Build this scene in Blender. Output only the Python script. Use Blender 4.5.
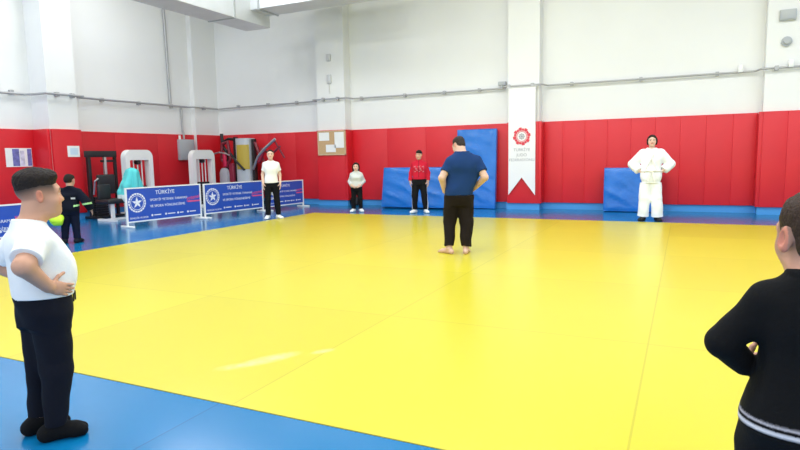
import bpy, bmesh, math, random
import numpy as np
from mathutils import Vector, Matrix

random.seed(7)
for o in list(bpy.data.objects):
    bpy.data.objects.remove(o)
S = bpy.context.scene
COL = S.collection
R = math.radians

# ------------------------------------------------------------------ camera
cam_d = bpy.data.cameras.new('camera')
cam = bpy.data.objects.new('camera', cam_d)
COL.objects.link(cam)
S.camera = cam
cam_d.sensor_fit = 'HORIZONTAL'
cam_d.sensor_width = 36.0
cam_d.lens = 591.5 / 800 * 36.0
cam_d.clip_start = 0.05
YAW, PITCH, ROLL = R(-25.681), R(6.596), R(-1.094)
fw = Vector((math.sin(YAW) * math.cos(PITCH), math.cos(YAW) * math.cos(PITCH), -math.sin(PITCH)))
rt = Vector((math.cos(YAW), -math.sin(YAW), 0))
up = rt.cross(fw)
r2 = rt * math.cos(ROLL) + up * math.sin(ROLL)
u2 = -rt * math.sin(ROLL) + up * math.cos(ROLL)
M = Matrix((r2, u2, -fw)).transposed().to_4x4()
M.translation = Vector((0, 0, 1.42))
cam.matrix_world = M

# ------------------------------------------------------------------ world, lights, exposure
world = bpy.data.worlds.new('world')
S.world = world
world.use_nodes = True
bg = world.node_tree.nodes['Background']
bg.inputs[0].default_value = (0.93, 0.97, 1.0, 1)
bg.inputs[1].default_value = 0.55
S.view_settings.view_transform = 'Standard'
S.view_settings.look = 'None'
S.view_settings.gamma = 1.0
S.view_settings.use_curve_mapping = False
S.view_settings.exposure = 0.34


def area(name, loc, rot, sx, sy, power, col=(1, 1, 1)):
    l = bpy.data.lights.new(name, 'AREA')
    l.shape = 'RECTANGLE'
    l.size, l.size_y, l.energy, l.color = sx, sy, power, col
    o = bpy.data.objects.new(name, l)
    COL.objects.link(o)
    o.location = loc
    o.rotation_euler = rot
    return o


# daylight through the long window band behind the camera, and the ceiling lamp rows
area('window_daylight', (-3, -4.6, 3.6), (R(90), 0, R(0)), 20, 4.2, 400, (0.88, 0.95, 1.0))
for i in range(3):
    for j in range(3):
        area('ceiling_lamp_light', (-10.5 + 7 * i, 2.0 + 4.2 * j, 6.9), (0, 0, 0), 4.5, 1.2, 180, (0.93, 0.965, 1.0))


# ------------------------------------------------------------------ materials
def mat(name, col, rough=0.6, metal=0.0, spec=0.5, bump=None, coat=0.0, noise=None, attr=False):
    m = bpy.data.materials.new(name)
    m.use_nodes = True
    nt = m.node_tree
    b = nt.nodes['Principled BSDF']
    b.inputs['Base Color'].default_value = (*col, 1)
    b.inputs['Roughness'].default_value = rough
    b.inputs['Metallic'].default_value = metal
    b.inputs['Specular IOR Level'].default_value = spec
    b.inputs['Coat Weight'].default_value = coat
    tc = nt.nodes.new('ShaderNodeTexCoord')
    src = None
    if attr:
        a = nt.nodes.new('ShaderNodeAttribute')
        a.attribute_name = 'Col'
        src = a.outputs['Color']
        nt.links.new(src, b.inputs['Base Color'])
    if noise:
        scale, amt = noise
        n = nt.nodes.new('ShaderNodeTexNoise')
        n.inputs['Scale'].default_value = scale
        n.inputs['Detail'].default_value = 5
        nt.links.new(tc.outputs['Object'], n.inputs['Vector'])
        mr = nt.nodes.new('ShaderNodeMapRange')
        mr.inputs['From Min'].default_value = 0.3
        mr.inputs['From Max'].default_value = 0.7
        mr.inputs['To Min'].default_value = 1 - amt
        mr.inputs['To Max'].default_value = 1 + amt
        nt.links.new(n.outputs['Fac'], mr.inputs['Value'])
        mx = nt.nodes.new('ShaderNodeMix')
        mx.data_type = 'RGBA'
        mx.blend_type = 'MULTIPLY'
        mx.inputs['Factor'].default_value = 1
        mx.inputs['A'].default_value = (*col, 1)
        if src is not None:
            nt.links.new(src, mx.inputs['A'])
        nt.links.new(mr.outputs['Result'], mx.inputs['B'])
        nt.links.new(mx.outputs['Result'], b.inputs['Base Color'])
    if bump:
        scale, st, dist = bump
        n = nt.nodes.new('ShaderNodeTexNoise')
        n.inputs['Scale'].default_value = scale
        n.inputs['Detail'].default_value = 4
        nt.links.new(tc.outputs['Object'], n.inputs['Vector'])
        bp = nt.nodes.new('ShaderNodeBump')
        bp.inputs['Strength'].default_value = st
        bp.inputs['Distance'].default_value = dist
        nt.links.new(n.outputs['Fac'], bp.inputs['Height'])
        nt.links.new(bp.outputs['Normal'], b.inputs['Normal'])
    return m


def grid_seams(m, base, sx, sy, ox, oy, w, dark, tint=0.03, smudges=()):
    """mat sheets: straight seams every sx, sy metres, a slight tone change from sheet to sheet"""
    nt = m.node_tree
    b = nt.nodes['Principled BSDF']
    N = nt.nodes.new
    L = nt.links.new
    geo = N('ShaderNodeNewGeometry')
    sep = N('ShaderNodeSeparateXYZ')
    L(geo.outputs['Position'], sep.inputs[0])

    def math_(op, a, bb=None):
        n = N('ShaderNodeMath')
        n.operation = op
        for i, v in enumerate((a, bb)):
            if v is None:
                continue
            if isinstance(v, (int, float)):
                n.inputs[i].default_value = v
            else:
                L(v, n.inputs[i])
        return n.outputs[0]
    cells, edges = [], []
    for out, s, o in ((sep.outputs[0], sx, ox), (sep.outputs[1], sy, oy)):
        t = math_('DIVIDE', math_('SUBTRACT', out, o), s)
        cells.append(math_('FLOOR', t))
        fr = math_('FRACT', t)
        d = math_('MULTIPLY', math_('MINIMUM', fr, math_('SUBTRACT', 1.0, fr)), s)
        edges.append(math_('LESS_THAN', d, w))
    comb = N('ShaderNodeCombineXYZ')
    L(cells[0], comb.inputs[0])
    L(cells[1], comb.inputs[1])
    wn = N('ShaderNodeTexWhiteNoise')
    wn.noise_dimensions = '2D'
    L(comb.outputs[0], wn.inputs['Vector'])
    tone = math_('ADD', math_('MULTIPLY', wn.outputs['Value'], 2 * tint), 1 - tint)
    no = N('ShaderNodeTexNoise')
    no.inputs['Scale'].default_value = 0.9
    no.inputs['Detail'].default_value = 5
    L(geo.outputs['Position'], no.inputs['Vector'])
    tone = math_('MULTIPLY', tone, math_('ADD', math_('MULTIPLY', no.outputs['Fac'], 0.08), 0.96))
    seam = math_('MAXIMUM', edges[0], edges[1])
    tone = math_('MULTIPLY', tone, math_('SUBTRACT', 1.0, math_('MULTIPLY', seam, dark)))
    mx = N('ShaderNodeMix')
    mx.data_type = 'RGBA'
    mx.blend_type = 'MULTIPLY'
    mx.inputs['Factor'].default_value = 1
    mx.inputs['A'].default_value = (*base, 1)
    L(tone, mx.inputs['B'])
    col = mx.outputs['Result']
    for (cx, cy, ang, lx, ly, amt, c) in smudges:
        ca, sa = math.cos(ang), math.sin(ang)
        dx = math_('SUBTRACT', sep.outputs[0], cx)
        dy = math_('SUBTRACT', sep.outputs[1], cy)
        u = math_('DIVIDE', math_('ADD', math_('MULTIPLY', dx, ca), math_('MULTIPLY', dy, sa)), lx)
        v = math_('DIVIDE', math_('SUBTRACT', math_('MULTIPLY', dy, ca), math_('MULTIPLY', dx, sa)), ly)
        rr = math_('ADD', math_('MULTIPLY', u, u), math_('MULTIPLY', v, v))
        n2 = N('ShaderNodeTexNoise')
        n2.inputs['Scale'].default_value = 14
        L(geo.outputs['Position'], n2.inputs['Vector'])
        f = math_('SUBTRACT', 1.0, rr)
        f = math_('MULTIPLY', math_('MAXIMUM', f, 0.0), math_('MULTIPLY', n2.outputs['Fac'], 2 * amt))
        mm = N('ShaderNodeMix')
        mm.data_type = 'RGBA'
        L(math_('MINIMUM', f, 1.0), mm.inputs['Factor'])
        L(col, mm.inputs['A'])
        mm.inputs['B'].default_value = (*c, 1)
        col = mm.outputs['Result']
    L(col, b.inputs['Base Color'])
    return m


MT = {}
MT['wall'] = mat('white_wall_paint', (0.80, 0.80, 0.79), 0.75, noise=(0.6, 0.02), bump=(25, 0.08, 0.01))
MT['ceiling'] = mat('ceiling_paint', (0.75, 0.75, 0.75), 0.9)
MT['red'] = mat('red_vinyl', (0.66, 0.012, 0.022), 0.42, bump=(1.6, 0.35, 0.02), noise=(1.3, 0.05))
MT['redside'] = MT['red']
MT['bluevinyl'] = mat('blue_vinyl', (0.008, 0.16, 0.58), 0.28, bump=(2.2, 0.9, 0.05), noise=(2, 0.08))
MT['ltblue'] = mat('light_blue_base', (0.06, 0.30, 0.66), 0.5)
MT['bluefloor'] = grid_seams(mat('blue_mat_floor', (0.02, 0.22, 0.6), 0.18, spec=0.5, bump=(60, 0.05, 0.004)),
                             (0.003, 0.158, 0.38), 2.1, 2.08, -8.72, 2.54, 0.004, 0.35, 0.03)
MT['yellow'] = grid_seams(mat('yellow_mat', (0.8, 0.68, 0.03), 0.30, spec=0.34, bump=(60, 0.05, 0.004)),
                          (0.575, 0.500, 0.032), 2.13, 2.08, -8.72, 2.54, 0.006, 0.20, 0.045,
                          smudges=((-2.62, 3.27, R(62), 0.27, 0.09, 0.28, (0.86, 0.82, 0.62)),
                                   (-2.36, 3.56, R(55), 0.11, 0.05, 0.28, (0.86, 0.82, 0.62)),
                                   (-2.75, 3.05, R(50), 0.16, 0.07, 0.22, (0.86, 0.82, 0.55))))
MT['duct'] = mat('galvanised_duct', (0.70, 0.72, 0.74), 0.42, 0.35, noise=(2, 0.04))
MT['pipe'] = mat('grey_conduit', (0.42, 0.42, 0.43), 0.45, 0.3)
MT['pipelight'] = mat('pale_conduit', (0.62, 0.62, 0.62), 0.45, 0.2)
MT['whitemetal'] = mat('white_powder_coat', (0.84, 0.84, 0.82), 0.35)
MT['black'] = mat('black_plastic', (0.012, 0.012, 0.014), 0.45)
MT['blackpad'] = mat('black_vinyl', (0.015, 0.015, 0.017), 0.5, bump=(12, 0.3, 0.01))
MT['steel'] = mat('steel', (0.5, 0.5, 0.52), 0.3, 0.8)
MT['grey'] = mat('grey_plastic', (0.42, 0.44, 0.46), 0.45)
MT['shroud'] = mat('grey_shroud', (0.50, 0.53, 0.56), 0.35)
MT['maroon'] = mat('maroon_pad', (0.26, 0.012, 0.04), 0.5, bump=(10, 0.3, 0.01))
MT['maroonmetal'] = mat('maroon_metal', (0.20, 0.02, 0.035), 0.4)
MT['gold'] = mat('ochre_panel', (0.50, 0.36, 0.05), 0.5)
MT['cork'] = mat('cork', (0.55, 0.36, 0.19), 0.9, noise=(40, 0.15))
MT['wood'] = mat('pale_wood_frame', (0.62, 0.45, 0.28), 0.6, noise=(8, 0.1))
MT['paper'] = mat('paper', (0.84, 0.84, 0.82), 0.8, noise=(6, 0.02))
MT['bannerblue'] = mat('banner_blue', (0.022, 0.085, 0.46), 0.4, noise=(1.5, 0.04))
MT['bannerwhite'] = mat('banner_white_ink', (0.82, 0.84, 0.88), 0.5)
MT['bannerpink'] = mat('banner_pink_ink', (0.78, 0.10, 0.24), 0.5)
MT['cloth_white'] = mat('white_banner_cloth', (0.84, 0.83, 0.83), 0.8, bump=(6, 0.2, 0.01))
MT['logored'] = mat('red_print', (0.72, 0.05, 0.08), 0.6)
MT['logogrey'] = mat('grey_print', (0.36, 0.36, 0.38), 0.7)
MT['turq'] = mat('turquoise_cloth', (0.10, 0.62, 0.62), 0.8, bump=(20, 0.3, 0.01), attr=True)
MT['lime'] = mat('lime_cloth', (0.55, 0.88, 0.03), 0.6, bump=(14, 0.4, 0.01))
MT['skin'] = mat('skin', (0.6, 0.35, 0.25), 0.5, attr=True, spec=0.35)
_b = MT['skin'].node_tree.nodes['Principled BSDF']
_b.inputs['Subsurface Weight'].default_value = 0.0
MT['fabric'] = mat('woven_fabric', (0.5, 0.5, 0.5), 0.88, attr=True, bump=(90, 0.35, 0.004), spec=0.2)
MT['hair'] = mat('hair', (0.02, 0.014, 0.012), 0.65, attr=True, bump=(120, 0.8, 0.006), spec=0.15)
MT['eye'] = mat('eye', (0.8, 0.8, 0.8), 0.2, attr=True)
MT['posterblue'] = mat('poster_violet_print', (0.16, 0.16, 0.42), 0.6, noise=(12, 0.3))
MT['posterpale'] = mat('poster_pale_print', (0.62, 0.6, 0.72), 0.6, noise=(12, 0.2))
MT['noticeblue'] = mat('notice_pale_blue', (0.60, 0.72, 0.82), 0.6)


# ------------------------------------------------------------------ mesh helpers
class MB:
    def __init__(s):
        s.bm = bmesh.new()

    def _xf(s, vs, mtx):
        for v in vs:
            v.co = mtx @ v.co

    def box(s, c, size, rot=None, bev=0.0, seg=2):
        t = bmesh.new()
        bmesh.ops.create_cube(t, size=1)
        for v in t.verts:
            v.co = Vector((v.co.x * size[0], v.co.y * size[1], v.co.z * size[2]))
        if bev:
            bmesh.ops.bevel(t, geom=list(t.edges), offset=min(bev, min(size) * 0.45), segments=seg, affect='EDGES', profile=0.5)
        m = Matrix.Translation(Vector(c))
        if rot is not None:
            m = m @ (rot if isinstance(rot, Matrix) else Matrix.Rotation(rot, 4, 'Z'))
        s._xf(t.verts, m)
        s._merge(t)
        return s

    def _merge(s, t):
        me = bpy.data.meshes.new('tmp')
        t.to_mesh(me)
        t.free()
        s.bm.from_mesh(me)
        bpy.data.meshes.remove(me)

    def cyl(s, a, b, r, r1=None, n=14):
        a, b = Vector(a), Vector(b)
        d = b - a
        t = bmesh.new()
        bmesh.ops.create_cone(t, cap_ends=True, segments=n, radius1=r, radius2=r if r1 is None else r1, depth=d.length)
        q = d.to_track_quat('Z', 'Y').to_matrix().to_4x4()
        s._xf(t.verts, Matrix.Translation((a + b) / 2) @ q)
        s._merge(t)
        return s

    def sph(s, c, r, sc=(1, 1, 1), n=14):
        t = bmesh.new()
        bmesh.ops.create_uvsphere(t, u_segments=n, v_segments=max(8, n // 2 + 2), radius=r)
        for v in t.verts:
            v.co = Vector((v.co.x * sc[0], v.co.y * sc[1], v.co.z * sc[2]))
        s._xf(t.verts, Matrix.Translation(Vector(c)))
        s._merge(t)
        return s

    def tube(s, pts, r, n=12):
        for i in range(len(pts) - 1):
            s.cyl(pts[i], pts[i + 1], r, n=n)
        for p in pts[1:-1]:
            s.sph(p, r, n=n)
        return s

    def prism(s, poly, vec):
        """poly: 3D points of a flat outline; vec: extrusion"""
        t = bmesh.new()
        a = [t.verts.new(p) for p in poly]
        b = [t.verts.new(Vector(p) + Vector(vec)) for p in poly]
        n = len(poly)
        t.faces.new(a)
        t.faces.new(b[::-1])
        for i in range(n):
            t.faces.new((a[i], a[(i + 1) % n], b[(i + 1) % n], b[i]))
        bmesh.ops.recalc_face_normals(t, faces=list(t.faces))
        s._merge(t)
        return s

    def ring(s, c, ax_u, ax_v, r0, r1, vec, n=28, a0=0.0, a1=2 * math.pi):
        """flat annulus (or arc of one) with thickness vec"""
        c, u, v = Vector(c), Vector(ax_u), Vector(ax_v)
        full = abs(a1 - a0 - 2 * math.pi) < 1e-6
        t = bmesh.new()
        rows = []
        m = n if full else n + 1
        for i in range(m):
            a = a0 + (a1 - a0) * i / n
            d = u * math.cos(a) + v * math.sin(a)
            rows.append([t.verts.new(c + d * r0), t.verts.new(c + d * r1),
                         t.verts.new(c + d * r1 + Vector(vec)), t.verts.new(c + d * r0 + Vector(vec))])
        for i in range(n):
            p, q = rows[i], rows[(i + 1) % m]
            for k in range(4):
                t.faces.new((p[k], q[k], q[(k + 1) % 4], p[(k + 1) % 4]))
        if not full:
            t.faces.new(rows[0])
            t.faces.new(rows[-1][::-1])
        bmesh.ops.recalc_face_normals(t, faces=list(t.faces))
        s._merge(t)
        return s

    def build(s, name, material, parent=None, smooth=True, **props):
        me = bpy.data.meshes.new(name)
        s.bm.to_mesh(me)
        s.bm.free()
        o = bpy.data.objects.new(name, me)
        COL.objects.link(o)
        me.materials.append(material)
        if smooth:
            for p in me.polygons:
                p.use_smooth = True
            try:
                me.set_sharp_from_angle(angle=R(35))
            except Exception:
                pass
        if parent is not None:
            o.parent = parent
        for k, v in props.items():
            o[k] = v
        return o


def tag(o, label, cat, group=None, kind=None):
    o['label'] = label
    o['category'] = cat
    if group:
        o['group'] = group
    if kind:
        o['kind'] = kind
    return o


def empty(name, loc, rz=0.0):
    o = bpy.data.objects.new(name, None)
    COL.objects.link(o)
    o.location = loc
    o.rotation_euler = (0, 0, rz)
    o.empty_display_size = 0.2
    return o


def struct(o):
    o['kind'] = 'structure'
    return o


def lettering(txt, size, mtx, material, parent, name='lettering', align='CENTER', ext=0.0015, shear=0.0):
    """text mesh; mtx places the text plane (x right, y up) in the parent's space"""
    cu = bpy.data.curves.new('tmp_text', 'FONT')
    cu.body = txt
    cu.size = size
    cu.align_x = align
    cu.align_y = 'CENTER'
    cu.extrude = ext
    cu.shear = shear
    o = bpy.data.objects.new('tmp_text', cu)
    COL.objects.link(o)
    dg = bpy.context.evaluated_depsgraph_get()
    me = bpy.data.meshes.new_from_object(o.evaluated_get(dg))
    bpy.data.objects.remove(o)
    bpy.data.curves.remove(cu)
    me.transform(mtx)
    me.name = name
    me.materials.clear()
    me.materials.append(material)
    t = bpy.data.objects.new(name, me)
    COL.objects.link(t)
    t.parent = parent
    return t


# ------------------------------------------------------------------ the room
XL, YB, XR, YF, ZC = -14.3, 15.5, 8.0, -5.0, 7.2
struct(MB().box(((XL + XR) / 2, (YF + YB) / 2, -0.1), (XR - XL + 0.8, YB - YF + 0.8, 0.2)).build('floor', MT['bluefloor']))
struct(MB().box(((XL + XR) / 2, (YF + YB) / 2, ZC + 0.1), (XR - XL + 0.8, YB - YF + 0.8, 0.2)).build('ceiling', MT['ceiling']))
b = MB()
b.box(((XL + XR) / 2, YB + 0.2, ZC / 2), (XR - XL + 0.8, 0.4, ZC))
PIL = [(-9.96, -9.0), (-4.14, -3.34), (1.5, 2.42)]
for x0, x1 in PIL:
    b.box(((x0 + x1) / 2, YB - 0.17, ZC / 2), (x1 - x0, 0.36, ZC))
struct(b.build('wall_back', MT['wall'], smooth=False))
b = MB()
b.box((XL - 0.2, (YF + YB) / 2, ZC / 2), (0.4, YB - YF, ZC))
b.box((XL + 0.3, 9.67, ZC / 2), (0.62, 0.76, ZC))
b.box((XL + 0.09, 14.98, ZC / 2), (0.18, 1.04, ZC))
struct(b.build('wall_left', MT['wall'], smooth=False))
struct(MB().box((XR + 0.2, (YF + YB) / 2, ZC / 2), (0.4, YB - YF, ZC)).build('wall_right', MT['wall'], smooth=False))
# light blue skirting strip under the pads
b = MB()
xs = [XL]
for x0, x1 in PIL:
    xs += [x0, x1]
xs += [6.0]
for i in range(0, len(xs), 2):
    b.box(((xs[i] + xs[i + 1]) / 2, YB - 0.015, 0.09), (xs[i + 1] - xs[i], 0.03, 0.18))
for x0, x1 in PIL:
    b.box(((x0 + x1) / 2, YB - 0.365, 0.09), (x1 - x0 + 0.06, 0.03, 0.18))
    b.box((x1 + 0.015, YB - 0.17, 0.09), (0.03, 0.36, 0.18))
    b.box((x0 - 0.015, YB - 0.17, 0.09), (0.03, 0.36, 0.18))
struct(b.build('baseboard_back', MT['ltblue']))
b = MB()
b.box((XL + 0.015, 3.0, 0.09), (0.03, 12.5, 0.18))
b.box((XL + 0.015, 12.8, 0.09), (0.03, 5.4, 0.18))
b.box((XL + 0.625, 9.67, 0.09), (0.03, 0.82, 0.18))
b.box((XL + 0.3, 9.275, 0.09), (0.62, 0.03, 0.18))
struct(b.build('baseboard_left', MT['ltblue']))

# the yellow training mat
tag(MB().box(((-8.72 + 4.06) / 2, (2.54 + 12.94) / 2, 0.002), (12.78, 10.40, 0.004)).build('judo_mat', MT['yellow'], smooth=False),
    'large yellow judo mat area covering the middle of the blue floor', 'mat')


# ------------------------------------------------------------------ red wall pads
PZ0, PZ1, PT = 0.168, 2.235, 0.075


def pad(c, sx, sy, label, group='red padded panels along the walls'):
    o = MB().box((0, 0, 0), (sx - 0.0004, sy - 0.0004, PZ1 - PZ0), bev=0.006, seg=3).build('wall_pad', MT['red'])
    o.location = (c[0], c[1], (PZ0 + PZ1) / 2)
    return tag(o, label, 'wall pad', group)


def row(x0, x1, n, y, labels):
    w = (x1 - x0) / n
    for i in range(n):
        pad((x0 + w * (i + .5), y - PT / 2), w, PT, labels[i])


row(XL + 0.18, -9.96, 4, YB, [
    'red wall pad at the room corner behind the maroon exercise station',
    'red wall pad behind the grey shroud of the exercise station',
    'red wall pad behind the person in white tee shirt by the barriers',
    'plain red wall pad just left of the cork board pilaster'])
row(-9.0, -4.14, 4, YB, [
    'red wall pad behind the child in pale grey top',
    'red wall pad above the left part of the low blue crash mat',
    'red wall pad behind the person in red jacket, above the blue mat',
    'red wall pad behind the tall blue mat, left of the hanging pennant'])
ordn = ['first', 'second', 'third', 'fourth', 'fifth', 'sixth', 'seventh', 'eighth', 'ninth']
row(-3.34, 1.5, 9, YB, ['narrow red wall pad, %s to the right of the hanging white pennant' % q for q in ordn])
pf = YB - 0.35
row(-9.96, -9.0, 1, pf, ['red pad on the pilaster face below the cork notice board'])
row(-4.14, -3.34, 1, pf, ['red pad on the pilaster face behind the hanging white pennant'])
row(1.5, 2.42, 2, pf, ['red pad on the right pilaster, left half of its face',
                       'red pad on the right pilaster, at the right edge of the photo'])
for (x, lab) in ((-9.0 + PT / 2, 'red side pad of the cork board pilaster, facing the low blue mat'),
                 (-3.34 + PT / 2, 'red side pad of the pennant pilaster, right of the white pennant'),
                 (1.5 - PT / 2, 'red side pad in the shadowed return of the right pilaster')):
    pad((x, YB - 0.25), PT, 0.34, lab)
# left wall
w = (14.46 - 10.05) / 3
for i, lab in enumerate(['red wall pad behind the black weight machine by the left pillar',
                         'red wall pad between the two white arched cable machines',
                         'red wall pad to the left of and under the grey electrical box',
                         'red wall pad in the corner beside the grey electrical box']):
    if i < 3:
        pad((XL + PT / 2, 10.05 + w * (i + .5)), PT, w, lab)
    else:
        pad((XL + 0.18 + PT / 2, 14.94), PT, 0.95, lab)
for i, lab in enumerate(['red wall pad at the left edge of the photo beside the violet poster',
                         'red wall pad directly behind the violet and white poster']):
    pad((XL + PT / 2, 9.29 - 1.32 * (1.5 - i)), PT, 1.32, lab)
pad((XL + 0.30 + PT / 2, 9.29 - PT / 2), 0.62 - PT, PT, 'red pad on the left pillar, on the side beside the violet poster')
pad((XL + 0.61 + PT / 2, 9.67), PT, 0.76 + 2 * 0.0, 'red pad on the left pillar behind the small white notice')

# ------------------------------------------------------------------ pipes, ducts, fixtures high on the walls
zp = 3.14


def wall_pipe_path():
    y, yp = YB - 0.09, YB - 0.44
    p = [(XL + 0.30, y, 3.1)]
    for x0, x1 in PIL:
        p += [(x0 - 0.15, y, zp), (x0 - 0.08, yp, zp), (x1 + 0.08, yp, zp), (x1 + 0.15, y, zp)]
    p += [(6.5, y, zp)]
    return p


o = MB().tube(wall_pipe_path(), 0.022).build('wall_pipe', MT['pipe'])
tag(o, 'long thin grey pipe running across the white back wall above the red pads', 'pipe')
for x in (-13.2, -12.0, -10.9, -8.6, -7.2, -6.0, -5.0, -2.6, -1.0, 0.6):
    MB().box((x, YB - 0.05, zp), (0.07, 0.1, 0.09)).build('bracket', MT['pipe'], o)
for x in (-9.7, -9.2, -4.1, -3.5, 1.7, 2.2):
    MB().box((x, YB - 0.41, zp), (0.07, 0.1, 0.09)).build('bracket', MT['pipe'], o)
o = MB().tube([(XL + 0.1, 2, 3.03), (XL + 0.1, 9.1, 3.06), (XL + 0.3, 9.2, 3.06), (XL + 0.72, 9.2, 3.06), (XL + 0.72, 10.15, 3.06),
               (XL + 0.2, 10.2, 3.08), (XL + 0.1, 10.3, 3.1), (XL + 0.1, 14.2, 3.1), (XL + 0.26, 14.36, 3.1), (XL + 0.26, YB - 0.1, 3.1)], 0.028).build('wall_pipe', MT['pipe'])
tag(o, 'dark grey pipe along the left wall, bending around the white pillar', 'pipe')
for (x, y) in ((XL + .05, 7.6), (XL + .05, 8.8), (XL + .05, 11.2), (XL + .05, 12.4), (XL + .05, 13.6), (XL + .22, 14.8)):
    MB().box((x, y, 3.09), (0.1, 0.08, 0.1)).build('bracket', MT['pipe'], o)
for y in (9.5, 9.9):
    MB().box((XL + .66, y, 3.06), (0.1, 0.08, 0.1)).build('bracket', MT['pipe'], o)
# small white clips seen on the back pipe at right
for x, lab in ((1.05, 'small white clamp on the back wall pipe just left of the right pilaster'),
               (1.95, 'small white clamp on the pipe across the right pilaster')):
    y = YB - (0.12 if x < 1.2 else 0.46)
    t = MB().box((x, y, zp + 0.07), (0.09, 0.08, 0.16), bev=0.01).build('pipe_clamp', MT['whitemetal'])
    tag(t, lab, 'clamp')
# bracket box above the pennant
t = MB().box((-4.36, YB - 0.10, 3.26), (0.20, 0.14, 0.10), bev=0.01)
t.box((-4.36, YB - 0.13, 3.18), (0.05, 0.08, 0.1))
tag(t.build('junction_box', MT['grey']), 'small grey junction box on the pipe beside the pennant pilaster', 'electrical box')
# vertical cable conduits on the left wall
tag(MB().tube([(XL + 0.055, 13.52, 6.9), (XL + 0.055, 13.58, 3.16)], 0.042).build('cable_conduit', MT['pipe']),
    'vertical grey conduit running down the left wall from the air duct', 'conduit')
tag(MB().tube([(XL + 0.04, 14.02, 3.06), (XL + 0.04, 14.02, 2.35), (XL + 0.10, 14.0, 2.30), (XL + 0.10, 14.0, 2.10)], 0.03).build('cable_conduit', MT['pipe']),
    'short grey conduit from the left wall pipe to the electrical box', 'conduit')
t = empty('electrical_box', (XL + 0.14, 14.03, 1.76))
tag(t, 'grey electrical box on the red padded left wall near the corner', 'electrical box')
MB().box((0, 0, 0), (0.13, 0.60, 0.64), bev=0.015).build('housing', MT['grey'], t)
MB().box((0.07, 0, 0), (0.012, 0.54, 0.58), bev=0.005).build('door', MT['grey'], t)
MB().cyl((0, -0.24, 0.32), (0, -0.24, 0.44), 0.035).build('cable_gland', MT['whitemetal'], t)
# small fixtures on pilasters
t = MB()
t.box((0, 0, 0), (0.15, 0.06, 0.20), bev=0.02)
t.cyl((0, -0.03, -0.02), (0, -0.06, -0.02), 0.05)
o = t.build('wall_sensor', MT['pipelight'])
o.location = (-9.49, YB - 0.38, 4.33)
tag(o, 'small pale sensor high on the cork board pilaster, upper of two', 'sensor')
t = MB().box((0, 0, 0), (0.14, 0.06, 0.26), bev=0.02)
t.cyl((0, 0, -0.13), (0, 0, -0.42), 0.012)
o = t.build('wall_socket', MT['pipelight'])
o.location = (-9.49, YB - 0.38, 3.72)
tag(o, 'small pale socket box above the pipe on the cork board pilaster', 'socket')
t = MB()
t.box((0, 0, 0), (0.30, 0.07, 0.22), bev=0.01)
t.box((0, -0.04, 0), (0.26, 0.012, 0.18), bev=0.004)
o = t.build('loudspeaker', MT['grey'])
o.location = (1.86, YB - 0.385, 4.22)
tag(o, 'small grey box high on the right pilaster', 'speaker')
t = MB()
t.cyl((0, 0, 0), (0, -0.05, 0), 0.10)
t.cyl((0, -0.05, 0), (0, -0.10, 0), 0.06)
o = t.build('alarm_bell', MT['grey'])
o.location = (1.86, YB - 0.35, 3.68)
tag(o, 'round grey fitting on the right pilaster below the grey box', 'alarm')

# air ducts
t = empty('air_duct', (-10.85, 9.0, 5.0))
tag(t, 'large square white air duct hung at upper left with a side branch', 'duct')
MB().box((0.02, -1.9, 0.42), (0.86, 10.2, 0.84), bev=0.01).build('main_run', MT['duct'], t, smooth=False)
MB().box((0.02, 3.93, 0.35), (0.82, 1.44, 0.70), bev=0.01).build('end_run', MT['duct'], t, smooth=False)
MB().box((0.02, 3.2, 0.42), (0.90, 0.05, 0.88), bev=0.005).build('flange', MT['grey'], t, smooth=False)
MB().box((0.02, -0.5, 0.42), (0.90, 0.05, 0.88), bev=0.005).build('flange', MT['duct'], t, smooth=False)
MB().box((2.4, 4.25, 0.72), (4.0, 0.8, 0.80), bev=0.01).build('branch_run', MT['duct'], t, smooth=False)
MB().box((0.70, 4.25, 0.72), (0.05, 0.86, 0.86), bev=0.005).build('flange', MT['grey'], t, smooth=False)
for (x, y) in ((-0.42, -3), (0.46, -3), (-0.42, 1.5), (0.46, 1.5), (3.8, 3.8), (3.8, 4.7)):
    MB().cyl((x, y, 0.4), (x, y, 2.2), 0.012).build('hanger_rod', MT['steel'], t)

# ------------------------------------------------------------------ hanging pennant
t = empty('hanging_pennant', (-3.75, YB - 0.47, 0))
tag(t, 'white swallow-tailed pennant with red ring emblem hung on the pilaster', 'banner')
wp = 0.345
cl = MB().prism([(-wp, 0, 3.10), (-wp, 0, 0.38), (0, 0, 0.83), (wp, 0, 0.38), (wp, 0, 3.10)], (0, 0.012, 0)).build('cloth', MT['cloth_white'], t, smooth=False)
MB().cyl((-wp - 0.04, 0.006, 3.10), (wp + 0.04, 0.006, 3.10), 0.016).build('hanging_rod', MT['pipelight'], t)
u, v, d = (1, 0, 0), (0, 0, 1), (0, -0.004, 0)
e = MB()
zc = 1.87
for k in range(16):
    a = 2 * math.pi * k / 16
    e.ring((0, -0.001, zc), u, v, 0.145, 0.215 + 0.012 * math.cos(k * math.pi), d, n=2, a0=a + 0.015, a1=a + 0.378)
e.ring((0, -0.001, zc), u, v, 0.118, 0.132, d)
e.build('emblem', MT['logored'], cl, smooth=False)
e = MB()
e.ring((0, -0.001, zc), u, v, 0.0005, 0.03, d, n=14)
for k in range(8):
    a = 2 * math.pi * k / 8
    e.ring((0.058 * math.cos(a), -0.001, zc + 0.058 * math.sin(a)), u, v, 0.0005, 0.02, d, n=10)
e.build('emblem_centre', MT['logogrey'], cl, smooth=False)
MX = Matrix.Rotation(R(90), 4, 'X')
for txt, z, sz in (('TÜRKİYE', 1.53, 0.105), ('JUDO', 1.40, 0.105), ('FEDERASYONU', 1.275, 0.095)):
    lettering(txt, sz, Matrix.Translation((0, -0.002, z)) @ MX, MT['logogrey'], cl)

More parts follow.
